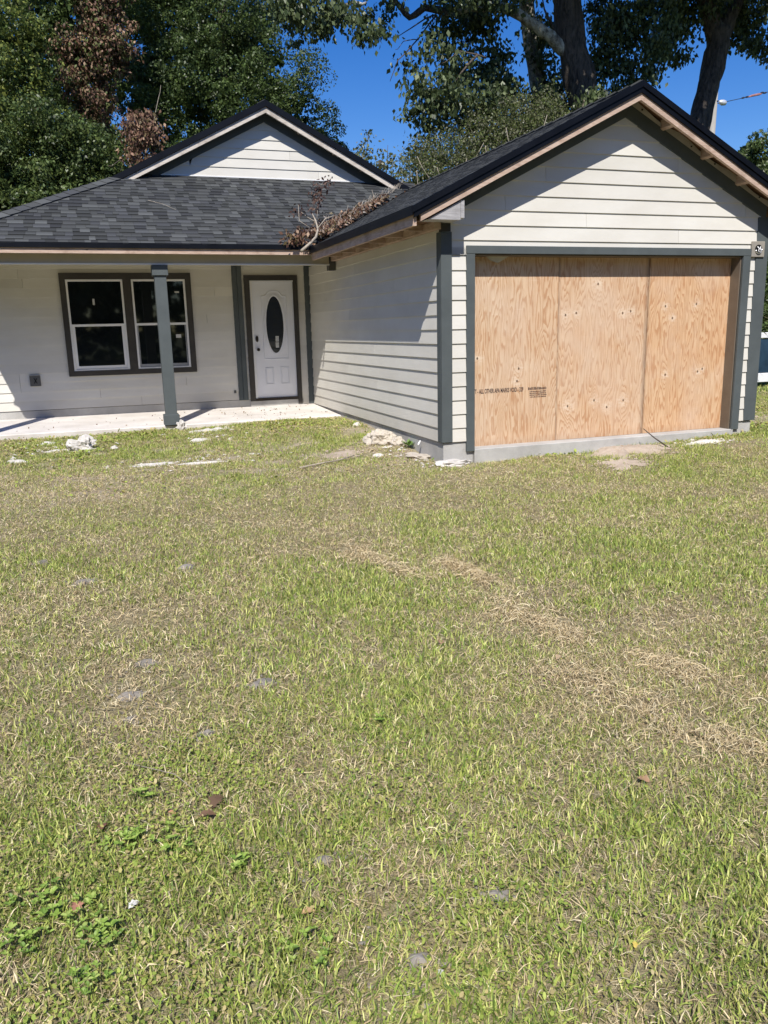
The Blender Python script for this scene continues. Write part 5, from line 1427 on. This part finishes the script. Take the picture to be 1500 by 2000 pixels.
GCOL = np.array([(.33, .41, .085), (.46, .53, .125), (.14, .215, .04), (.60, .61, .21), (.40, .41, .11), (.24, .34, .065)])
SCOL = np.array([(.66, .54, .31), (.82, .71, .46), (.50, .39, .21), (.70, .56, .33), (.30, .22, .12)])
def blades(name, n, y0, y1, margin, seed, ln, wd, seg, matk='blade', lean=.42, clumpy=True, straw_mix=.40, keepk=1.0):
    rg = np.random.default_rng(seed)
    p = sample(n, y0, y1, margin, rg)
    if clumpy:      # pull blades into tufts
        nt_ = n//9
        tc = sample(nt_, y0, y1, margin, rg)
        k = rg.integers(0, nt_, n//2)
        p[:n//2] = tc[k] + rg.normal(size=(n//2, 2))*.011*(1+(y0/5))
    x, y = p[:, 0], p[:, 1]
    gr = greenness(x, y); sn = strawness(x, y); br = bare(x, y)
    keep = rg.random(n) < np.clip(.68+.55*(gr-.3), .5, 1)*(1-.82*br)*(1-.45*np.clip(sn, 0, 1))*keepk
    keep &= ~blocked(x, y)
    p, x, y, gr, sn = p[keep], x[keep], y[keep], gr[keep], sn[keep]; n = len(p)
    dry = rg.random(n) < np.clip(straw_mix+1.0*(.54-gr)+.35*sn, .05, .92)
    L = ln*rg.uniform(.45, 1.3, n)*(.75+.55*np.clip(gr, 0, 1.1)); L[dry] *= .85
    a = rg.uniform(0, 2*PI, n)
    le = np.clip(rg.normal(lean, .35, n), .05, 1.45); le[dry] = np.clip(le[dry]+.55, .3, 1.5)
    W = wd*rg.uniform(.6, 1.3, n); W[dry] *= .7
    d = np.stack((np.cos(a)*np.sin(le), np.sin(a)*np.sin(le), np.cos(le)), 1)
    fa = a + PI/2 + rg.normal(0, .9, n)
    s = np.stack((np.cos(fa), np.sin(fa), np.zeros(n)), 1)*W[:, None]*.5
    z = ground_z(x, y) + np.where(dry, rg.uniform(0, .015, n), -.003)
    B = np.stack((x, y, z), 1)
    sag = np.zeros((n, 3)); sag[:, 2] = -L*.22*np.sin(le)
    hor = np.stack((np.cos(a), np.sin(a), np.zeros(n)), 1)*L[:, None]*.18
    T = B + d*L[:, None] + sag + hor
    T[:, 2] = np.maximum(T[:, 2], z+.003)
    col = np.where(dry[:, None], SCOL[rg.integers(0, len(SCOL), n)], GCOL[rg.integers(0, len(GCOL), n)])
    col = col*rg.uniform(.65, 1.3, n)[:, None]
    # yellower where the lawn is thin
    yel = np.clip((.6-gr)*.9, 0, .5)[:, None]*(~dry)[:, None]
    col = col*(1-yel)+np.array([.42, .39, .16])*yel
    if seg == 2:
        Mm = B + d*L[:, None]*.55
        V = np.stack((B-s, B+s, Mm+s*.85, Mm-s*.85, T), 1).reshape(-1, 3)
        i = np.arange(n)*5
        F = np.stack((i, i+1, i+2, i+3, i+3, i+2, i+4), 1).ravel(); S = np.tile([4, 3], n); nv = 5
    else:
        V = np.stack((B-s, B+s, T), 1).reshape(-1, 3); F = np.arange(3*n); S = np.full(n, 3); nv = 3
    o = np_mesh(name, V, F, S, np.repeat(np.clip(col, 0, 1), nv, 0), M[matk])
    o['kind'] = 'stuff'
    return o
o = blades('grass', 150000, 0.25, 3.3, .5, 101, .040, .0046, 2); tag(o, 'short mown grass of the near lawn', 'grass')
o = blades('grass', 150000, 3.3, 6.2, .35, 102, .042, .0058, 2); tag(o, 'grass in the middle of the lawn', 'grass')
o = blades('grass', 330000, 6.2, 12.4, .3, 103, .040, .0085, 1); tag(o, 'grass of the far lawn up to the house', 'grass')
o = blades('grass', 60000, 12.4, 24, 1.0, 104, .07, .03, 1, keepk=1); tag(o, 'grass beside and beyond the house', 'grass')

for k, (n_, a_, b_, l_, w_) in enumerate(((90000, .25, 3.3, .045, .0030), (90000, 3.3, 6.2, .05, .0045), (150000, 6.2, 12.4, .055, .008))):
    o = blades('thatch', n_, a_, b_, .3, 120+k, l_, w_, 1, lean=1.25, straw_mix=.62); tag(o, ('flattened thatch between the near blades', 'flattened thatch in the middle lawn', 'flattened thatch in the far lawn')[k], 'thatch')
def straw(name, n, fn, rg, ln=(.05, .16), wd=.0016, hgt=.03):
    x, y = fn(n); keep = ~blocked(x, y); x, y = x[keep], y[keep]; n = len(x)
    sn = strawness(x, y)
    z = ground_z(x, y) + .006 + rg.random(n)*(hgt+.028*sn)
    a = rg.uniform(0, 2*PI, n); L = rg.uniform(ln[0], ln[1], n); cv = rg.normal(0, .55, n)
    wv = wd*rg.uniform(.7, 1.5, n)*(1+y/6)
    pts = []
    for q in range(4):
        t = q/3-.5
        aa = a+cv*t
        pts.append(np.stack((x+np.cos(aa)*L*t, y+np.sin(aa)*L*t, z+.012*np.cos(t*3)*1.0+rg.normal(0, .003, n)), 1))
    s = np.stack((-np.sin(a), np.cos(a), rg.normal(0, .5, n)), 1)*wv[:, None]*.5
    V = np.stack([v_ for p in pts for v_ in (p-s, p+s)], 1).reshape(-1, 3)
    i = np.arange(n)*8
    F = np.stack([i+k for k in (0, 1, 3, 2, 2, 3, 5, 4, 4, 5, 7, 6)], 1).ravel(); S = np.full(3*n, 4)
    c = SCOL[rg.integers(0, len(SCOL), n)]*rg.uniform(.85, 1.25, n)[:, None]
    o = np_mesh(name, V, F, S, np.repeat(np.clip(c, 0, 1), 8, 0), M['straw']); o['kind'] = 'stuff'
    return o
rs = np.random.default_rng(200)
def along(n):
    out = []
    for Lx, fr, sp in ((LINE, .68, .085), (LINE2, .12, .05), (LINE3, .20, .07)):
        m = int(n*fr); t = rs.random(m)*(len(Lx)-1); i = np.minimum(t.astype(int), len(Lx)-2); f = (t-i)[:, None]
        p = Lx[i]*(1-f)+Lx[i+1]*f + rs.normal(size=(m, 2))*sp
        w = vnoise(p[:, 0], p[:, 1], 5.0, 77); p = p[rs.random(m) < np.clip(w*2.2-.55, .05, 1)]
        out.append(p)
    p = np.concatenate(out); return p[:, 0], p[:, 1]
o = straw('dry_hay', 9000, along, rs, (.03, .09), .0010, .008); tag(o, 'windrow of dry cut hay across the right of the lawn', 'hay')
def spread(n):
    p = np.concatenate((sample(n*2//3, 1.0, 5.5, .3, rs), sample(n-n*2//3, 5.5, 12.0, .3, rs))); g = greenness(p[:, 0], p[:, 1]); k = rs.random(n) < np.clip(1.35-1.5*g, .12, 1)
    return p[k, 0], p[k, 1]
o = straw('grass_clippings', 42000, spread, rs, (.02, .065), .0011, .012); tag(o, 'dry clippings scattered through the lawn', 'clippings')
def clover(n, y0, y1, seed, nm, lab, centers, size):
    rg = np.random.default_rng(seed)
    p = sample(n, y0, y1, .2, rg)
    w = np.zeros(n)
    for cx_, cy_, r_ in centers: w = np.maximum(w, np.exp(-((p[:, 0]-cx_)**2+(p[:, 1]-cy_)**2)/r_**2))
    k = (rg.random(n) < .05+.75*w*np.clip(vnoise(p[:, 0], p[:, 1], 3.0, 91)*2.2-.4, 0, 1)) & ~blocked(p[:, 0], p[:, 1]) & (bare(p[:, 0], p[:, 1]) < .5); p = p[k]; n = len(p)
    z = ground_z(p[:, 0], p[:, 1])+rg.uniform(.008, .03, n)
    P = np.stack((p[:, 0], p[:, 1], z), 1)
    a = rg.uniform(0, 2*PI, n); L = size*rg.uniform(.6, 1.3, n)
    d = np.stack((np.cos(a), np.sin(a), rg.normal(.1, .35, n)), 1)*L[:, None]; s = np.stack((-np.sin(a), np.cos(a), rg.normal(0, .3, n)), 1)*L[:, None]*.36
    V = np.stack((P, P+d*.35+s, P+d*.8+s*.75, P+d, P+d*.8-s*.75, P+d*.35-s), 1).reshape(-1, 3)
    i = np.arange(n)*6
    F = np.stack([i+k_ for k_ in (0, 1, 2, 3, 0, 3, 4, 5)], 1).ravel(); S = np.full(2*n, 4)
    c = np.array([(.30, .38, .07), (.38, .45, .09), (.20, .28, .05), (.40, .36, .12), (.46, .38, .17)])[rg.integers(0, 5, n)]*rg.uniform(.85, 1.15, n)[:, None]
    o = np_mesh(nm, V, F, S, np.repeat(c, 6, 0), M['blade']); o['kind'] = 'stuff'; return tag(o, lab, 'ground cover')
clover(90000, 1.1, 3.2, 301, 'ground_cover', 'tiny round leaved ground cover in the lower left lawn', [(-.1, 2.1, .5), (.2, 2.35, .5), (.35, 1.8, .4), (.75, 1.75, .3), (.1, 2.7, .3), (.6, 2.2, .3)], .012)
clover(44000, 7.8, 12.0, 302, 'ground_cover', 'leafy ground cover along the foot of the house', [(-.6, 11.2, .7), (.3, 11.3, .5), (2.6, 11.3, .7), (3.2, 10.4, .4), (5.0, 7.9, .3), (6.3, 7.75, .35), (7.3, 8.0, .5), (8.3, 8.6, .8), (-.3, 10.3, .5), (9.5, 10, 1.2)], .035)
